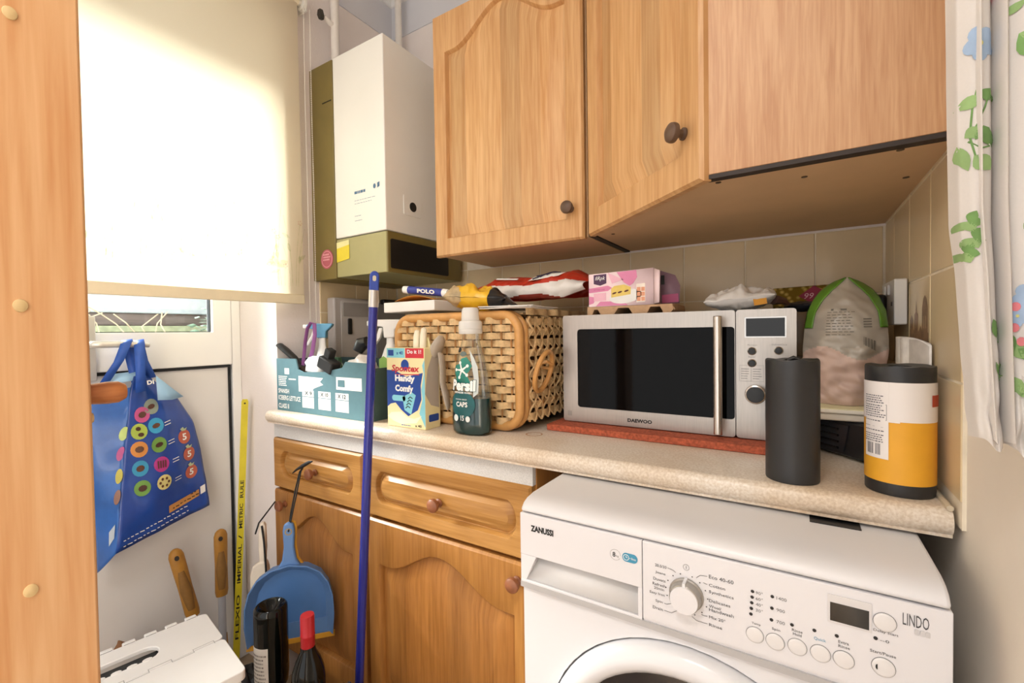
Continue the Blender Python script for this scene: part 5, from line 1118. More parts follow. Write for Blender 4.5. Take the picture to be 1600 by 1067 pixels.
def gus(u, v):
    a = panel(0, v); zb = .495 + (.553 - .495) * u; z = zb + ((1.0 - .012 * (1 - u)) - zb) * v
    y = -.958 + (a.y + .958) * u; y = y + (0.012 * (1 - v)) * (1 - u)
    x = -1.80 + (a.x + 1.80) * u ** .8 + nz((0, y, z), 11, 9) * .008
    return Vector((x, y, z)) if u < .999 else Vector((a.x, a.y, a.z if v > .02 else a.z))
MB().grid(gus, 12, 30).build('side_gusset', BLUELIT, bg, solid=.0012)  # lighter copy of the bag blue: the gusset's lit facing is in its colour
def gdecal(u0, v0, ru, rv, m, name):
    vs = [gus(min(.985, max(.02, u0)), v0)] + [gus(min(.985, max(.02, u0 + ru * math.cos(a))), v0 + rv * math.sin(a)) for a in [2 * PI * i / 14 for i in range(14)]]
    return MB().add([p + Vector((.0030, -.0012, 0)) for p in vs], [(0, 1 + i, 1 + (i + 1) % 14) for i in range(14)]).build(name, m, bg)
for (u0, v0, c) in ((.90, .72, 'b9cf7a'), (.88, .60, 'b85a94'), (.86, .47, 'b9b04a'), (.84, .35, '8e6a5c')): gdecal(u0, v0, .13, .042, mat('gusset_' + c, c, .35, var=.1), 'printed_half_disc')
gl4 = [gus(u_, v_) + Vector((.0030, -.0012, 0)) for u_, v_ in ((.55, .10), (.80, .12), (.80, .20), (.55, .18))]
MB().add(gl4, [(0, 1, 2, 3)]).build('pale_bag_label', mat('pale_bag_label', 'b9c6d2', .4, var=.08, scale=60), bg)
def backp(u, v): p = panel(u, v); return Vector((-1.815 - .006 * u, p.y + .02 * (1 - u) - .004, p.z * (1 if v < 1 else 1) - .004 + .012 * v * (1 - u)))
MB().grid(backp, 12, 14).build('back_face', BLUE, bg, solid=.0012)
MB().add([(-1.755, -.815, 1.028), (-1.768, -.765, .980), (-1.76, -.745, .958), (-1.758, -.775, .952), (-1.755, -.812, .956)], [(0, 1, 2, 3, 4)]).build('turned_corner', PALEIN, bg, solid=.001)
MB().add([(-1.772, -.935, 1.010), (-1.772, -.86, 1.018), (-1.776, -.835, 1.045), (-1.80, -.90, 1.038)], [(0, 1, 2, 3)]).build('inner_lining', PALEIN, bg, solid=.001)
STRAP = mat('blue_strap', '2a57b4', .5, var=.08, scale=60)
for pts in ([(-1.77, -.925, 1.02), (-1.766, -.895, 1.075), (-1.765, -.878, 1.124), (-1.776, -.873, 1.133), (-1.788, -.868, 1.122), (-1.784, -.860, 1.06), (-1.775, -.852, 1.0)], [(-1.755, -.852, .985), (-1.757, -.850, 1.05), (-1.765, -.848, 1.118), (-1.777, -.846, 1.132), (-1.789, -.842, 1.12), (-1.79, -.832, 1.07), (-1.785, -.815, 1.02)]):
    L2 = MB(); P_ = [Vector(p) for p in pts]; vs = []
    for i, p in enumerate(P_): w = Vector((.002, .011, .002)) * (1.1 if i in (2, 3, 4) else 1); vs += [p - w, p + w]
    L2.add(vs, [(2 * i, 2 * i + 1, 2 * i + 3, 2 * i + 2) for i in range(len(P_) - 1)]).build('carry_strap', STRAP, bg, solid=.0018)
def inv(y, z):
    # (y, z) on the printed face -> (u, v)
    lo, best = None, None
    u, v = .5, .5
    for _ in range(30):
        p = panel(u, v); u += (y - p.y) / .22 * .7; v += (z - p.z) / .44 * .7; u = min(.99, max(.01, u)); v = min(.99, max(.01, v))
    return u, v
def decal(mb, poly, d=.002):
    n = len(poly); cy_ = sum(p[0] for p in poly) / n; cz_ = sum(p[1] for p in poly) / n; vs = []
    R_ = 2
    for k in range(R_ + 1):
        for p in poly: u, v = inv(cy_ + (p[0] - cy_) * k / R_, cz_ + (p[1] - cz_) * k / R_); w = panel(u, v); vs.append(w + Vector((d, 0, 0)))
    mb.add(vs, [(k * n + i, k * n + (i + 1) % n, (k + 1) * n + (i + 1) % n, (k + 1) * n + i) for k in range(R_) for i in range(n)]); return mb
cols = {'pink': 'c4568c', 'grey': '8e9a8c', 'lime': 'a9bf55', 'sky': '3d9ac4', 'orange': 'd08a45', 'green': '6f9c4a', 'magenta': 'b23a86', 'cream': 'd9cf8a'}
circ = [(-.846, .918, 'pink'), (-.822, .938, 'grey'), (-.856, .872, 'lime'), (-.816, .882, 'sky'), (-.858, .822, 'orange'), (-.812, .826, 'green'), (-.858, .768, 'sky'), (-.808, .768, 'magenta'), (-.856, .712, 'green'), (-.803, .714, 'cream')]
for i, (y, z, c) in enumerate(circ):
    o = decal(MB(), ell(y, z, .019, .0225, 16)).build('printed_disc', mat('bag_' + c, cols[c], .35, var=.08), bag_o)
    f2 = MB()
    if c in ('cream',):
        for q_ in range(6): decal(f2, ell(y + .011 * math.cos(q_ * 1.05), z + .012 * math.sin(q_ * 1.05), .0035, .0045, 6), .0032)
    elif c == 'magenta':
        for q_ in range(4): decal(f2, [(y - .010 + .006 * q_, z - .011), (y - .007 + .006 * q_, z - .011), (y - .007 + .006 * q_, z + .011), (y - .010 + .006 * q_, z + .011)], .0032)
    elif c == 'lime': decal(f2, ell(y - .002, z + .008, .006, .006, 8), .0032); decal(f2, ell(y + .003, z - .009, .007, .006, 8), .0032)
    else: decal(f2, ell(y, z, .010, .007 if i % 2 else .009, 9, rot=.4), .0032)
    f2.build('food_picture', mat('bag_food_%d' % (i % 3), ['4a2c22', 'd8b04e', '5d3a2a'][0 if c in ('cream', 'magenta', 'green', 'lime') else 1 if c in ('sky', 'orange') else 2], .4, var=.2, scale=60), o)
tm = mat('tomato_print', 'c06048', .35, var=.1)
for i, (y, z) in enumerate(((-.738, .832), (-.727, .777), (-.722, .720))):
    o = decal(MB(), ell(y, z, .020, .021, 18)).build('printed_tomato', tm, bag_o)
    decal(MB(), [(y - .002, z + .030), (y + .002, z + .022), (y + .012, z + .026), (y + .006, z + .018), (y - .006, z + .018), (y - .012, z + .025)], .0028).build('tomato_leaf', mat('tomato_leaf', 'b8c9a0', .4, var=.1), o)
    fv = text('lettering', '5', Matrix.Identity(4), .014, .020, WPRINT, bg, bold=.03)
    off = root_loc(bg)
    for v_ in fv.data.vertices:
        p = v_.co + off; u, v = inv(y - .007 + p.x, z - .010 + p.y); v_.co = panel(u, v) + Vector((.0035, 0, 0)) - off
eq = MB()
for (y, z) in ((-.786, .884), (-.780, .828), (-.771, .772), (-.764, .713)):
    for dz in (-.0042, .0042): decal(eq, [(y - .009, z + dz - .0025), (y + .009, z + dz + .0015), (y + .009, z + dz + .0035), (y - .009, z + dz - .0005)], .0026)
rd = random.Random(8)
for (za, zb_) in ((.566, .606), (.582, .622)):
    y = -.905
    while y < -.735: w = rd.uniform(.004, .012); zz = za + (zb_ - za) * (y + .905) / .18; decal(eq, [(y, zz - .0012), (y + w, zz - .0008), (y + w, zz + .0016), (y, zz + .0012)], .0026); y += w + .004
eq.build('white_print', WPRINT, bag_o)
decal(MB(), [(-.790, .615), (-.702, .638), (-.702, .658), (-.790, .637)], .0024).build('orange_panel', mat('bag_orange_panel', 'c08a4e', .4, var=.05), bag_o)
ob_ = MB()
for r in range(2):
    y = -.765 - .015 * r
    while y < -.712: w = rd.uniform(.005, .011); zz = .640 - .011 * r + (y + .77) * .26; decal(ob_, [(y, zz - .0018), (y + w, zz - .0012), (y + w, zz + .0024), (y, zz + .0018)], .0034); y += w + .003
ob_.build('brown_print', mat('bag_brown_print', '4a3220', .5), bag_o)
decal(MB(), [(-.698, .640), (-.682, .644), (-.682, .668), (-.698, .664)], .0026).build('white_square', WPRINT, bag_o)
text('lettering', 'DI', frame((-1.748, -.838, 1.004), (0, 1, .1), (0, 0, 1)), .016, .012, WPRINT, bg, bold=.03)

# ---- yellow rule leaning in the door corner
YR = mat('yellow_rule', 'd6c62e', .4, var=.06, scale=30)
ra, rz_ = Vector((-1.812, -.592, .0)), Vector((-1.765, -.562, .925)); up_ = (rz_ - ra).normalized(); side = Vector((.45, .89, 0)); side = (side - up_ * side.dot(up_)).normalized()
Mr_ = frame(ra, side, up_); RL = (rz_ - ra).length
ru = thing('yellow_rule', 'yellow straight rule with black lettering leaning in the door corner', 'ruler', (-1.81, -.59, 0))
ruo = MB().prism([(-.0102, 0), (.0102, 0), (.0102, RL - .008), (.007, RL), (-.007, RL), (-.0102, RL - .008)], Mr_, -.0012, .0012).build('blade', YR, ru)
MB().flat(ell(0, RL - .014, .003, .003, 10), Mr_, .0015).build('hang_hole', INK, ruo)
Mt2 = Mr_ @ Matrix(((0, -1, 0), (1, 0, 0), (0, 0, 1))).to_4x4()      # text runs up the rule
for s, z0, w in (('FLEXIO', .10, .155), ('IMPERIAL', .295, .135), ('/', .448, .014), ('METRIC', .485, .085), ('RULE', .590, .060)):
    text('lettering', s, Mr_ @ Matrix.Translation((.0052, z0, .0014)) @ Matrix(((0, -1, 0), (1, 0, 0), (0, 0, 1))).to_4x4(), w, .0105, INK, ru, bold=.02)
# ---- two tools with ochre handles
OCH = mat('ochre_handle', 'a8762a', .5, var=.08, scale=40); OCHD = mat('ochre_grip', '86602a', .7, var=.08, scale=60, bump=.3)
def tool(a, b, label, metal):
    r = thing('garden_tool', label, 'tool', (b[0], b[1], 0), 'garden tools by the door'); A, B = Vector(a), Vector(b); d = (A - B).normalized(); L_ = (A - B).length
    P = lambda t: B + d * t
    h = MB().tube([P(L_ - .215), P(L_ - .20), P(L_ - .12), P(L_ - .05), P(L_ - .022), P(L_ - .010), P(L_ - .003), P(L_)], [.017, .0195, .0185, .0200, .0200, .0165, .010, .004], 14, flatten=.8).build('grip', OCH, r)
    toc = (Vector((-.1804, -1.3697, 1.1393)) - A).normalized(); toc = (toc - d * toc.dot(d)).normalized(); sx_ = d.cross(toc)
    MB().tube([P(L_ - .19) + toc * .010, P(L_ - .13) + toc * .0125, P(L_ - .07) + toc * .010], [.010, .016, .009], 12).build('soft_pad', OCHD, h)
    Mh = frame(P(L_ - .026) + toc * .0172, sx_, d)
    MB().flat(ell(0, 0, .0085, .010, 16), Mh, .0030).build('hang_hole_rim', OCH, h); MB().flat(ell(0, 0, .0062, .0075, 16), Mh, .0034).build('hang_hole', mat('hole_dark', '2a2018', .7), h)
    MB().tube([P(L_ - .21), P(.05)], .011, 10).build('shaft', metal, r)
    MB().tube([P(.16), P(.05), P(.0)], [.014, .020, .020], 10, flatten=.5).build('socket', OCH if metal is not STEEL else metal, r)
tool((-1.795, -.768, .49), (-1.69, -.70, .0), 'ochre handled tool with bright metal shaft leaning left of its twin', STEEL)
tool((-1.80, -.634, .500), (-1.77, -.650, .0), 'ochre handled tool standing beside the yellow rule', mat('grey_shaft', 'a9abb2', .5, var=.05))
# ---- blue broom pole leaning on the worktop
pole = thing('broom', 'blue broom pole with silver collar leaning on the worktop edge', 'broom', (-1.145, -.62, 0))
PB = mat('blue_metal_pole', '232b8c', .22, .2, var=.04, coat=.3)
tp_, bt_ = Vector((-1.0645, -.601, 1.298)), Vector((-1.1465, -.622, .05)); dp = (tp_ - bt_).normalized(); Lp = (tp_ - bt_).length; PP = lambda t: bt_ + dp * t
MB().tube([PP(0), PP(Lp - .085)], .0112, 18).build('pole', PB, pole)
MB().tube([PP(Lp - .092), PP(Lp - .050)], .0122, 18).build('silver_collar', mat('silver_collar', 'c9c6c4', .3, .7, var=.03), pole)
sid = dp.cross(Vector((-.1804, -1.3697, 1.14)) - tp_).normalized(); Mh = frame(PP(Lp - .052), -sid if sid.x < 0 else sid, dp)
hg = MB(); oo = [(.0115, 0), (.0115, .036)] + [(.0115 * math.cos(a), .036 + .0135 * math.sin(a)) for a in [PI * k / 10 for k in range(1, 10)]] + [(-.0115, .036), (-.0115, 0)]
hg.prism(oo, Mh, -.0075, .0075); hgo = hg.build('hanger_cap', mat('blue_cap', '2c49a8', .35, var=.03), pole, bevel=.003)
MB().flat(rrect(-.0042, .0042, .024, .038, .004), Mh, .0078).build('hanger_hole', mat('pale_hole', 'c9c2a6', .7), hgo)
MB().box(-1.29, -1.01, -.665, -.605, .0, .055).build('broom_head', mat('blue_broom_head', '27358e', .5, var=.1), pole, bevel=.008)

# ---- dustpan, brush
DP = mat('dustpan_blue', '5a82b8', .4, var=.06, scale=14); DPI = mat('dustpan_inner', '4a76b0', .42, var=.06, scale=14); YTR = mat('dustpan_yellow_lip', 'd39a2c', .5, var=.05)
dpn = thing('dustpan', 'blue dustpan with yellow lip hanging from the drawer knob', 'dustpan', (-1.39, -.64, .28))
ax = Vector((.66, .75, 0)).normalized(); DM = frame((-1.370, -.655, .296), ax, (-.02, .04, 1))   # centre of the lip, facing the room
prof_p = [(-.105, 0), (-.110, .06), (-.108, .11), (-.098, .150), (-.078, .182), (-.045, .203), (0, .212), (.045, .203), (.078, .182), (.098, .150), (.108, .11), (.110, .06), (.105, 0)]
MB().prism(prof_p, DM, -.004, -.001).build('pan_floor', DPI, dpn)
sd = MB(); n = len(prof_p)
def wall_h(i): return .030 * (.35 + .65 * math.sin(PI * i / (n - 1)) ** .6)
for i in range(n - 1):
    a, b = prof_p[i], prof_p[i + 1]; ha, hb_ = wall_h(i), wall_h(i + 1); sh_ = lambda p, k: (p[0] * k, (p[1] - .09) * k + .09)
    for (k0, z0, k1, z1) in ((1, -.004, 1.03, 1), (1.03, 1, 1.0, 1.001), (.82, -.001, 1.0, 1.001)):
        pa_, pb2 = sh_(a, k0), sh_(b, k0); qa, qb = sh_(a, k1), sh_(b, k1)
        za, zb2 = (z0 if z0 < .5 else ha), (z0 if z0 < .5 else hb_); wa, wb_ = (z1 if z1 < .5 else ha), (z1 if z1 < .5 else hb_)
        sd.add([DM @ Vector((*pa_, za)), DM @ Vector((*pb2, zb2)), DM @ Vector((*qb, wb_)), DM @ Vector((*qa, wa))], [(0, 1, 2, 3)])
sd.build('pan_wall', DP, dpn)
MB().box(-.108, .108, .0, .045, -.001, .002, DM).build('lip_plate', DP, dpn); MB().box(-.112, .112, -.012, .002, -.005, .004, DM).build('yellow_lip', YTR, dpn, bevel=.001)
hnd = [(-.030, .205), (-.018, .225), (-.013, .26), (-.015, .305), (-.012, .322), (0, .328), (.012, .322), (.015, .305), (.013, .26), (.018, .225), (.030, .205)]
ho_ = MB().prism(hnd, DM, .006, .022).build('handle', DP, dpn, bevel=.004); MB().prism([(p[0] + .004, p[1] + .001) for p in hnd], DM, .002, .0062).build('handle_edge', YTR, dpn)
hr = MB()
for k in range(16):
    a, b = 2 * PI * k / 16, 2 * PI * (k + 1) / 16; f = lambda r, t: (r * math.cos(t), .303 + r * math.sin(t)); hr.flat([f(.0095, a), f(.0095, b), f(.0065, b), f(.0065, a)], DM, .0226)
hr.build('hole_rim', mat('hole_rim_tan', 'a08a5c', .5), ho_)
kn = Vector((-1.395, -.586, .735)); hp_ = DM @ Vector((0, .303, .023)); CORD = mat('black_cord', '17181a', .7, var=.1)
mid = Vector((kn.x, -.60, .748))
MB().tube([hp_, hp_.lerp(mid, .3) + Vector((-.006, 0, 0)), hp_.lerp(mid, .7) + Vector((-.004, -.002, 0)), mid + Vector((-.003, -.002, -.004)), mid + Vector((.008, .004, .012)), mid + Vector((.003, -.002, -.002)), hp_.lerp(mid, .6) + Vector((.005, -.002, 0)), hp_], .0022, 6).build('hanging_cord', CORD, dpn)
MB().tube([mid + Vector((-.035, -.004, -.012)), mid + Vector((-.012, -.006, .002)), mid + Vector((.015, -.005, .016)), mid + Vector((.042, -.002, .030)), mid + Vector((.055, 0, .034))], [.0015, .0035, .0055, .005, .002], 7).build('cord_knot', CORD, dpn)
bru = thing('hand_brush', 'cream hand brush hanging beside the blue dustpan', 'brush', (-1.56, -.61, .33))
CRB = mat('cream_plastic', 'e3d8c8', .5, var=.05); BMt = frame((-1.520, -.648, .345), (.80, .60, 0), (0, 0, 1))
MB().prism([(-.030, 0), (-.034, .03), (-.034, .09), (-.026, .115), (-.008, .128), (.010, .13), (.016, .11), (.018, .02), (.014, 0)], BMt, -.012, .012).build('brush_block', CRB, bru, bevel=.005)
MB().prism([(-.008, .12), (.008, .12), (.012, .17), (.011, .235), (.005, .245), (-.004, .243), (-.008, .23), (-.010, .17)], BMt, -.008, .008).build('handle', CRB, bru, bevel=.004)
MB().box(-.030, .014, -.045, .002, -.010, .010, BMt).build('bristles', mat('cream_bristles', 'd8c8b0', .9, var=.2, scale=200, bump=.6), bru)
MB().tube([BMt @ Vector((.004, .236, .010)), BMt @ Vector((.012, .19, .016)), BMt @ Vector((.016, .12, .018)), BMt @ Vector((.016, .05, .016))], .0028, 6).build('black_cord', CORD, bru)
MB().tube([Vector((-1.549, -.590, .625)), BMt @ Vector((-.004, .245, .010)), BMt @ Vector((-.012, .215, .016))], .0022, 6).build('black_loop', CORD, bru)

# ---- white folding step stool
STW = mat('white_stool_plastic', 'eeeeed', .42, var=.02, scale=10, bump=.08, bscale=80)
ZS = .43; sA = Vector((-1.478, -.823, ZS)); sB = Vector((-1.168, -.876, ZS)); sx = (sB - sA).normalized(); sy = Vector((sx.y, -sx.x, 0)); 
SW, SL = (sB - sA).length, .30
SM = Matrix((sx, sy, Vector((0, 0, 1)))).transposed().to_4x4(); SM.translation = sA     # local x across, y towards the camera side, z up
SM = SM @ Matrix.Identity(4)
stl = thing('step_stool', 'white plastic folding step stool with handle slot and hinge knuckles', 'stool', (sA.x, sA.y, 0))
slot = rrect(.060, .112, .110, .260, .024, 5)
def plate_with_hole(outer, hole, z0, z1, mb, M):
    # ring between a rectangle and a slot, both resampled by angle about the slot centre
    cx = sum(p[0] for p in hole) / len(hole); cy = sum(p[1] for p in hole) / len(hole); n = 40
    def cast(poly, a):
        d = (math.cos(a), math.sin(a)); best = 1e9
        for (p, q_) in zip(poly, poly[1:] + poly[:1]):
            ex, ey = q_[0] - p[0], q_[1] - p[1]; den = d[0] * ey - d[1] * ex
            if abs(den) < 1e-12: continue
            t = ((p[0] - cx) * ey - (p[1] - cy) * ex) / den; s = ((p[0] - cx) * d[1] - (p[1] - cy) * d[0]) / den
            if t > 0 and -1e-6 <= s <= 1 + 1e-6: best = min(best, t)
        return (cx + best * d[0], cy + best * d[1])
    angs = sorted([2 * PI * k / n for k in range(n)] + [math.atan2(p[1] - cy, p[0] - cx) % (2 * PI) for p in outer])
    O = [cast(outer, a) for a in angs]; I = [cast(hole, a) for a in angs]; n = len(angs)
    v = [M @ Vector((*p, z1)) for p in O] + [M @ Vector((*p, z1)) for p in I] + [M @ Vector((*p, z0)) for p in I] + [M @ Vector((*p, z0)) for p in O]
    mb.add(v, [(r * n + k, r * n + (k + 1) % n, ((r + 1) % 4) * n + (k + 1) % n, ((r + 1) % 4) * n + k) for r in range(4) for k in range(n)]); return mb
o1 = rrect(.012, SW / 2 - .001, .0, SL, .012, 4)
pA = plate_with_hole(o1, slot, -.010, 0, MB(), SM).build('top_half', STW, stl, bevel=.0015)
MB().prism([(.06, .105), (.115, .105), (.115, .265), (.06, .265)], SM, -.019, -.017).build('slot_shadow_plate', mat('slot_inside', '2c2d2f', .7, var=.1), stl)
pB = MB().prism(rrect(SW / 2 + .001, SW - .004, .0, SL, .012, 4), SM, -.020, 0).build('top_half', STW, stl, bevel=.0015)
for k in range(7):
    y = .02 + .040 * k
    MB().box(.000, .013, y, y + .024, -.010, .0015, SM).build('hinge_knuckle', STW, stl, bevel=.002)
    MB().box(.0125, .0138, y + .002, y + .022, .0003, .0006, SM).build('hinge_gap', mat('hinge_gap_dark', '3a3a3c', .7), stl)
    xx = SW / 2 + (.006 if k % 2 else -.006)
    MB().box(SW / 2 - .0065, SW / 2 + .0065, y - .0006, y + .0006, .0002, .0005, SM).box(xx - .0006, xx + .0006, y, y + .040, .0001, .0003, SM).build('fold_seam', mat('seam_grey', 'a3a3a4', .6), stl)
for k in range(5): MB().prism(ell(.1125, .135 + .026 * k, .006, .009, 10), SM, -.004, .0012).build('finger_bump', STW, stl)
for (x0, lx) in ((.006, -.045), (SW - .018, .045)):
    MB().add([SM @ Vector(p) for p in ((x0, .01, -.02), (x0 + .012, .01, -.02), (x0 + .012, SL - .01, -.02), (x0, SL - .01, -.02), (x0 + lx * .9, -.01, -ZS), (x0 + lx * .9 + .012, -.01, -ZS), (x0 + lx * .9 + .012, SL + .01, -ZS), (x0 + lx * .9, SL + .01, -ZS))], [(0, 1, 2, 3), (7, 6, 5, 4), (0, 4, 5, 1), (1, 5, 6, 2), (2, 6, 7, 3), (3, 7, 4, 0)]).build('leg_panel', STW, stl, bevel=.003)
# ---- bottles on a low crate
crate = thing('wooden_crate', 'low wooden crate holding up the wine bottles', 'crate', (-1.21, -.735, 0))
CRW = wood('crate_wood', '7a5c3c', '9a7850', 'x', 60)
for k in range(4): MB().box(-1.325, -1.085, -.80 + .034 * k, -.769 + .034 * k, .142, .152).build('slat', CRW, crate)
for x in (-1.32, -1.105): MB().box(x, x + .015, -.80, -.667, 0, .142).build('end_board', CRW, crate)
GB = mat('dark_bottle_glass', '070a08', .08, var=.1, spec=.35); LBL = mat('wine_label', 'e2ddd6', .6, var=.04, scale=60)
def curved_label(root, c, r, a0, a1, z0, z1, m, name='label'):
    return MB().grid(lambda u, v: Vector((c[0] + (r + .0006) * math.cos(a0 + (a1 - a0) * u), c[1] + (r + .0006) * math.sin(a0 + (a1 - a0) * u), z0 + (z1 - z0) * v)), 14, 2).build(name, m, root)
w1 = thing('wine_bottle', 'dark wine bottle standing upside down with punt upwards', 'wine bottle', (-1.288, -.757, .152))
ZB = .152
MB().lathe([(0, ZB), (.0145, ZB), (.0145, ZB + .05), (.0150, ZB + .075), (.022, ZB + .095), (.036, ZB + .125), (.0385, ZB + .15), (.0385, .455), (.0375, .466), (.033, .471), (.028, .4695), (.018, .458), (.007, .447), (0, .444)], Matrix.Translation((-1.288, -.757, 0)), 36).build('glass_body', GB, w1)
lo_ = curved_label(w1, (-1.288, -.757), .0385, -1.98, -.72, .285, .385, LBL)
def cyl_print(root, c, r, a0, a1, z0, z1, rows, seed, m):
    rd = random.Random(seed); mb = MB()
    for k in range(rows):
        z = z1 - (z1 - z0) * (k + .5) / rows; a = a0
        while a < a1 - rd.random() * .2:
            w = rd.uniform(.03, .10); h_ = (z1 - z0) / rows * .22; mb.add([Vector((c[0] + (r + .0011) * math.cos(t), c[1] + (r + .0011) * math.sin(t), zz)) for t, zz in ((a, z - h_), (a + w, z - h_), (a + w, z + h_), (a, z + h_))], [(0, 1, 2, 3)]); a += w + .04
    return mb.build('label_print', m, root)
cyl_print(lo_, (-1.288, -.757), .0385, -1.9, -.85, .290, .372, 9, 5, mat('label_grey_print', '77716d', .7))
w2 = thing('wine_bottle', 'wine bottle with a red capsule over its cork', 'wine bottle', (-1.150, -.748, .152))
MB().lathe([(0, ZB), (.034, ZB), (.037, ZB + .004), (.037, ZB + .185), (.0345, ZB + .205), (.027, ZB + .228), (.0175, ZB + .248), (.0150, ZB + .265), (.0148, ZB + .30)], Matrix.Translation((-1.150, -.748, 0)), 36).build('glass_body', GB, w2)
MB().lathe([(.0156, ZB + .250), (.0158, ZB + .285), (.0162, ZB + .286), (.0162, ZB + .289), (.0156, ZB + .290), (.0156, ZB + .330), (.0145, ZB + .334), (0, ZB + .3345)], Matrix.Translation((-1.150, -.748, 0)), 24).build('red_capsule', mat('red_capsule', 'b4202a', .3, .2, var=.05), w2)
l2_ = curved_label(w2, (-1.150, -.748), .037, -2.1, -.55, .185, .322, LBL)
lt = text('lettering', 'Merlo', Matrix.Identity(4), .9, .014, INK, w2, shear=.3); off = root_loc(w2)
for v_ in lt.data.vertices:
    p = v_.co + off; a = -1.75 + p.x; v_.co = Vector((-1.150 + .0384 * math.cos(a), -.748 + .0384 * math.sin(a), .298 + p.y)) - off
cloth_lump('grey_film_bag', 'dark grey translucent plastic bag behind the red capped bottle', 'plastic bag', (-1.085, -.69, .225), .075, mat('dark_grey_film', '4a4a4c', .25, var=.2, scale=20), 21, (.75, .45, 1.0), .3)
cloth_lump('black_shade_lump', 'black crumpled lump standing in for the dark shadow below the dustpan', 'bag', (-1.53, -.71, .10), .09, mat('black_shade_fill', '1a1a1c', .4, var=.15), 27, (.8, .5, 1.05), .35)  # black lump put in for the dark shadow region near the floor
cloth_lump('brown_paper_lump', 'brown paper lump on the floor behind the stool', 'paper', (-1.765, -.90, .14), .13, mat('brown_paper', '8a6242', .8, var=.12), 31, (.35, .5, 1.05), .3)

# ---- pine upright close to the camera
PINE = wood('honey_pine', 'c98c56', 'e0b384', 'z', 46, 0, .42, dist=1.0, off=2.2)
pn = thing('pine_upright', 'tall honey pine board with pale screw plugs and a wooden peg', 'board', (-.82, -1.26, 0))
MB().box(-.842, -.800, -1.305, -1.207, 0, 2.05).build('board', PINE, pn, bevel=.003)
PLUG = mat('pale_plug', 'd9bd8a', .45, var=.05)
for z in (.629, .899, 1.171, 1.443, 1.715): MB().lathe([(.0062, 0), (.0058, .0012), (.003, .0020), (0, .0022)], SD(-.800, -1.256, z), 18, sx=.85).build('screw_plug', PLUG, pn)
MB().lathe([(.0095, 0), (.0110, .006), (.0122, .018), (.0118, .028), (.0085, .034), (0, .036)], frame((-.823, -1.207, 1.079), (-1, 0, 0), (0, 0, 1)), 22).build('peg', wood('peg_wood', 'b06a3a', 'c98450', 'y', 60), pn)
MB().lathe([(.0055, 0), (.005, .003), (0, .0035)], frame((-.812, -1.207, 1.055), (-1, 0, 0), (0, 0, 1)), 14).build('screw_plug', PLUG, pn)

# ---- flowered curtain at the right wall
cu_m = cloth('curtain_white_cotton', 'f0ebe6', .25, 500)
cur = thing('flowered_curtain', 'white cotton curtain printed with blue flowers and green leaves', 'curtain', (-.035, -.80, 1.04))
def ledge(z):
    T = [(1.02, -.043), (1.06, -.0465), (1.12, -.0505), (1.19, -.0545), (1.23, -.0590), (1.33, -.0605), (1.44, -.0625), (2.3, -.070)]
    for (a, b), (c, d) in zip(T, T[1:]):
        if a <= z <= c: return b + (d - b) * (z - a) / (c - a)
    return T[0][1] if z < 1.02 else T[-1][1]
def curt(s, z):
    # s runs from the free left edge (0) to the wall (1); the cloth is bunched into deep folds facing the doorway
    x0 = ledge(z); x = x0 + (-.004 - x0) * s
    y = -.800 - .010 * math.exp(-((s - .24) / .17) ** 2) + .012 * math.exp(-((s - .50) / .045) ** 2) - .014 * math.exp(-((s - .78) / .2) ** 2) + .016 * max(0, .06 - s) / .06
    y += .004 * nz((s * 3, 0, z * 9), 1, 4)
    if z < 1.14: y += .010 * nz((s * 9, 0, z * 40), 1, 7) * (1.14 - z) / .1
    return Vector((x, y, z))
def cfn(u, v):
    zb = 1.036 - .012 * u + .004 * math.sin(u * 14)
    return curt(u, zb + (2.25 - zb) * v ** 1.6)
MB().grid(cfn, 90, 90).build('fabric', cu_m, cur)
def backc(u, v): p = cfn(u, v); return Vector((p.x * .9 - .002, -.845 + .02 * math.sin(u * 20) + .05, p.z + .004))
MB().grid(backc, 40, 30).build('fabric_back_fold', cu_m, cur)
MB().tube([(-.9, -.80, 2.27), (0, -.80, 2.27)], .012, 12).build('curtain_rail', mat('rail_white', 'e8e6e2', .4), cur)
LEAF = mat('print_leaf', '8fae72', .8, var=.18, scale=50); LEAF2 = mat('print_leaf_dark', '6f9656', .8, var=.2, scale=50); BLF = mat('print_blue', '9db4d0', .8, var=.12, scale=50); PKF = mat('print_red', 'd97f86', .8, var=.12, scale=50); YC = mat('print_yellow', 'd9d384', .8)
def cdec(mb, poly, d=.0010):
    """print on the cloth; poly in millimetres across the bunch (x) and below z = 1.437 (y)"""
    n = len(poly); cs_ = sum(p[0] for p in poly) / n; cz_ = sum(p[1] for p in poly) / n; vs = []
    for k in range(4):
        for p in poly:
            s, z = cs_ + (p[0] - cs_) * k / 3, cz_ + (p[1] - cz_) * k / 3
            a = curt(min(1, max(0, s / 58.0)), 1.437 - z * .001); vs.append(a + Vector((0, -d, 0)))
    mb.add(vs, [(k * n + i, k * n + (i + 1) % n, (k + 1) * n + (i + 1) % n, (k + 1) * n + i) for k in range(3) for i in range(n)])
def cstem(mb, pts, w=.7):
    L_, R_ = strokep(pts, w)
    for i in range(len(pts) - 1): cdec(mb, [L_[i], L_[i + 1], R_[i + 1], R_[i]], .0007)
lv, lv2, bf, rf, yc = MB(), MB(), MB(), MB(), MB()
def flower(x, y, r, n=5, mb=bf):
    for k in range(n):
        a = 2 * PI * k / n + .4; cdec(mb, ell(x + r * .55 * math.cos(a), y + r * .8 * math.sin(a), r * .50, r * .62, 12), .0010 + .00005 * k)
    cdec(yc, ell(x, y, r * .16, r * .2, 8), .0016)
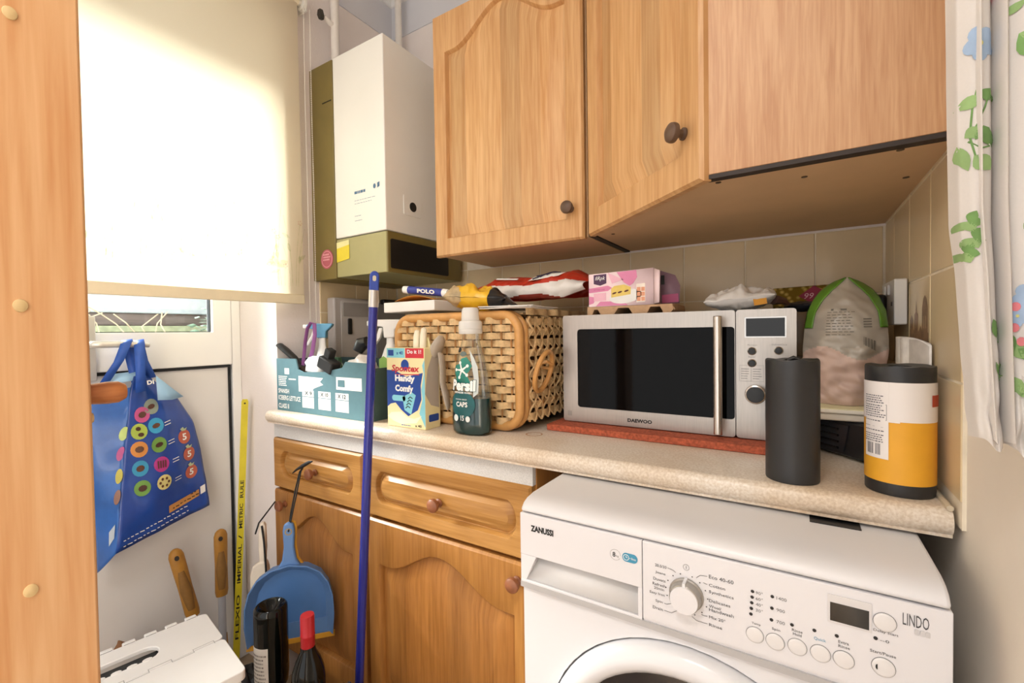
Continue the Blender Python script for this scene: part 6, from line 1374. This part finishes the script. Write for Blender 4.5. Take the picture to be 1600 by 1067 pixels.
def motif(x, y, f=1.0):
    flower(x + 17 * f, y, 11 * f)
    cstem(lv2, [(x + 17 * f, y + 12 * f), (x + 16 * f, y + 30 * f), (x + 11 * f, y + 55 * f), (x + 9 * f, y + 80 * f), (x + 12 * f, y + 98 * f)]); cstem(lv2, [(x + 8 * f, y + 84 * f), (x + 16 * f, y + 92 * f), (x + 23 * f, y + 90 * f)]); cstem(lv2, [(x + 12 * f, y + 75 * f), (x + 20 * f, y + 55 * f), (x + 25 * f, y + 40 * f)])
    for (a, b, l, w, an, m_) in ((1, 52, 18, 6, -.25, lv), (20, 50, 12, 7, -1.2, lv2), (6, 80, 12, 6, -.5, lv), (18, 72, 20, 7, 1.2, lv2), (11, 98, 18, 8, .8, lv), (12, 84, 14, 4, -.9, lv2), (2, 85, 26, 4, 1.35, lv)): cdec(m_, leafp(x + a * f, y + b * f, l * f, w * f, an))
motif(1, 50); motif(26, -130); motif(4, -330); motif(22, -520)
flower(33, 6, 8, 5, rf); cdec(lv2, ell(35, 16, 3, 4, 10)); cstem(lv2, [(37, 16), (42, 24), (48, 32), (52, 45)])
cdec(lv, leafp(46, 24, 20, 4, -1.1)); cdec(lv, leafp(44, 26, 14, 4, 2.7)); cdec(lv2, leafp(40, 52, 30, 10, .95)); cdec(lv, leafp(40, 52, 26, 7, .5))
for (x, y) in ((8, 205), (10, 220), (50, 210), (4, 232)):
    for an in (.3, 1.3, 2.4, -1.0): cdec(lv if an > .5 else lv2, leafp(x, y, 10, 4, an))
for (x, y, l, w, an) in ((22, 292, 20, 5, 1.3), (28, 300, 22, 5, 1.2), (33, 312, 20, 6, .9), (38, 318, 20, 6, .6), (44, 322, 20, 6, .2), (22, 330, 22, 5, .9), (27, 342, 22, 6, .7), (33, 350, 20, 6, .4), (38, 356, 20, 6, .1), (44, 352, 18, 6, -.4), (50, 345, 14, 5, -.9)): cdec(lv if int(x) % 2 else lv2, leafp(x, y, l, w, an))
for (x, y, r) in ((44, 275, 9), (38, 290, 7), (50, 292, 8)): flower(x, y, r)
for (x, y) in ((37, 282), (36, 300), (40, 312), (50, 310)): cdec(rf, ell(x, y, 3, 4, 10), .0018)
for mb_, nm, m_ in ((lv, 'printed_leaves', LEAF), (lv2, 'printed_stems', LEAF2), (bf, 'printed_blue_petals', BLF), (rf, 'printed_red_petals', PKF), (yc, 'printed_centres', YC)): mb_.build(nm, m_, cur)['kind'] = 'stuff'
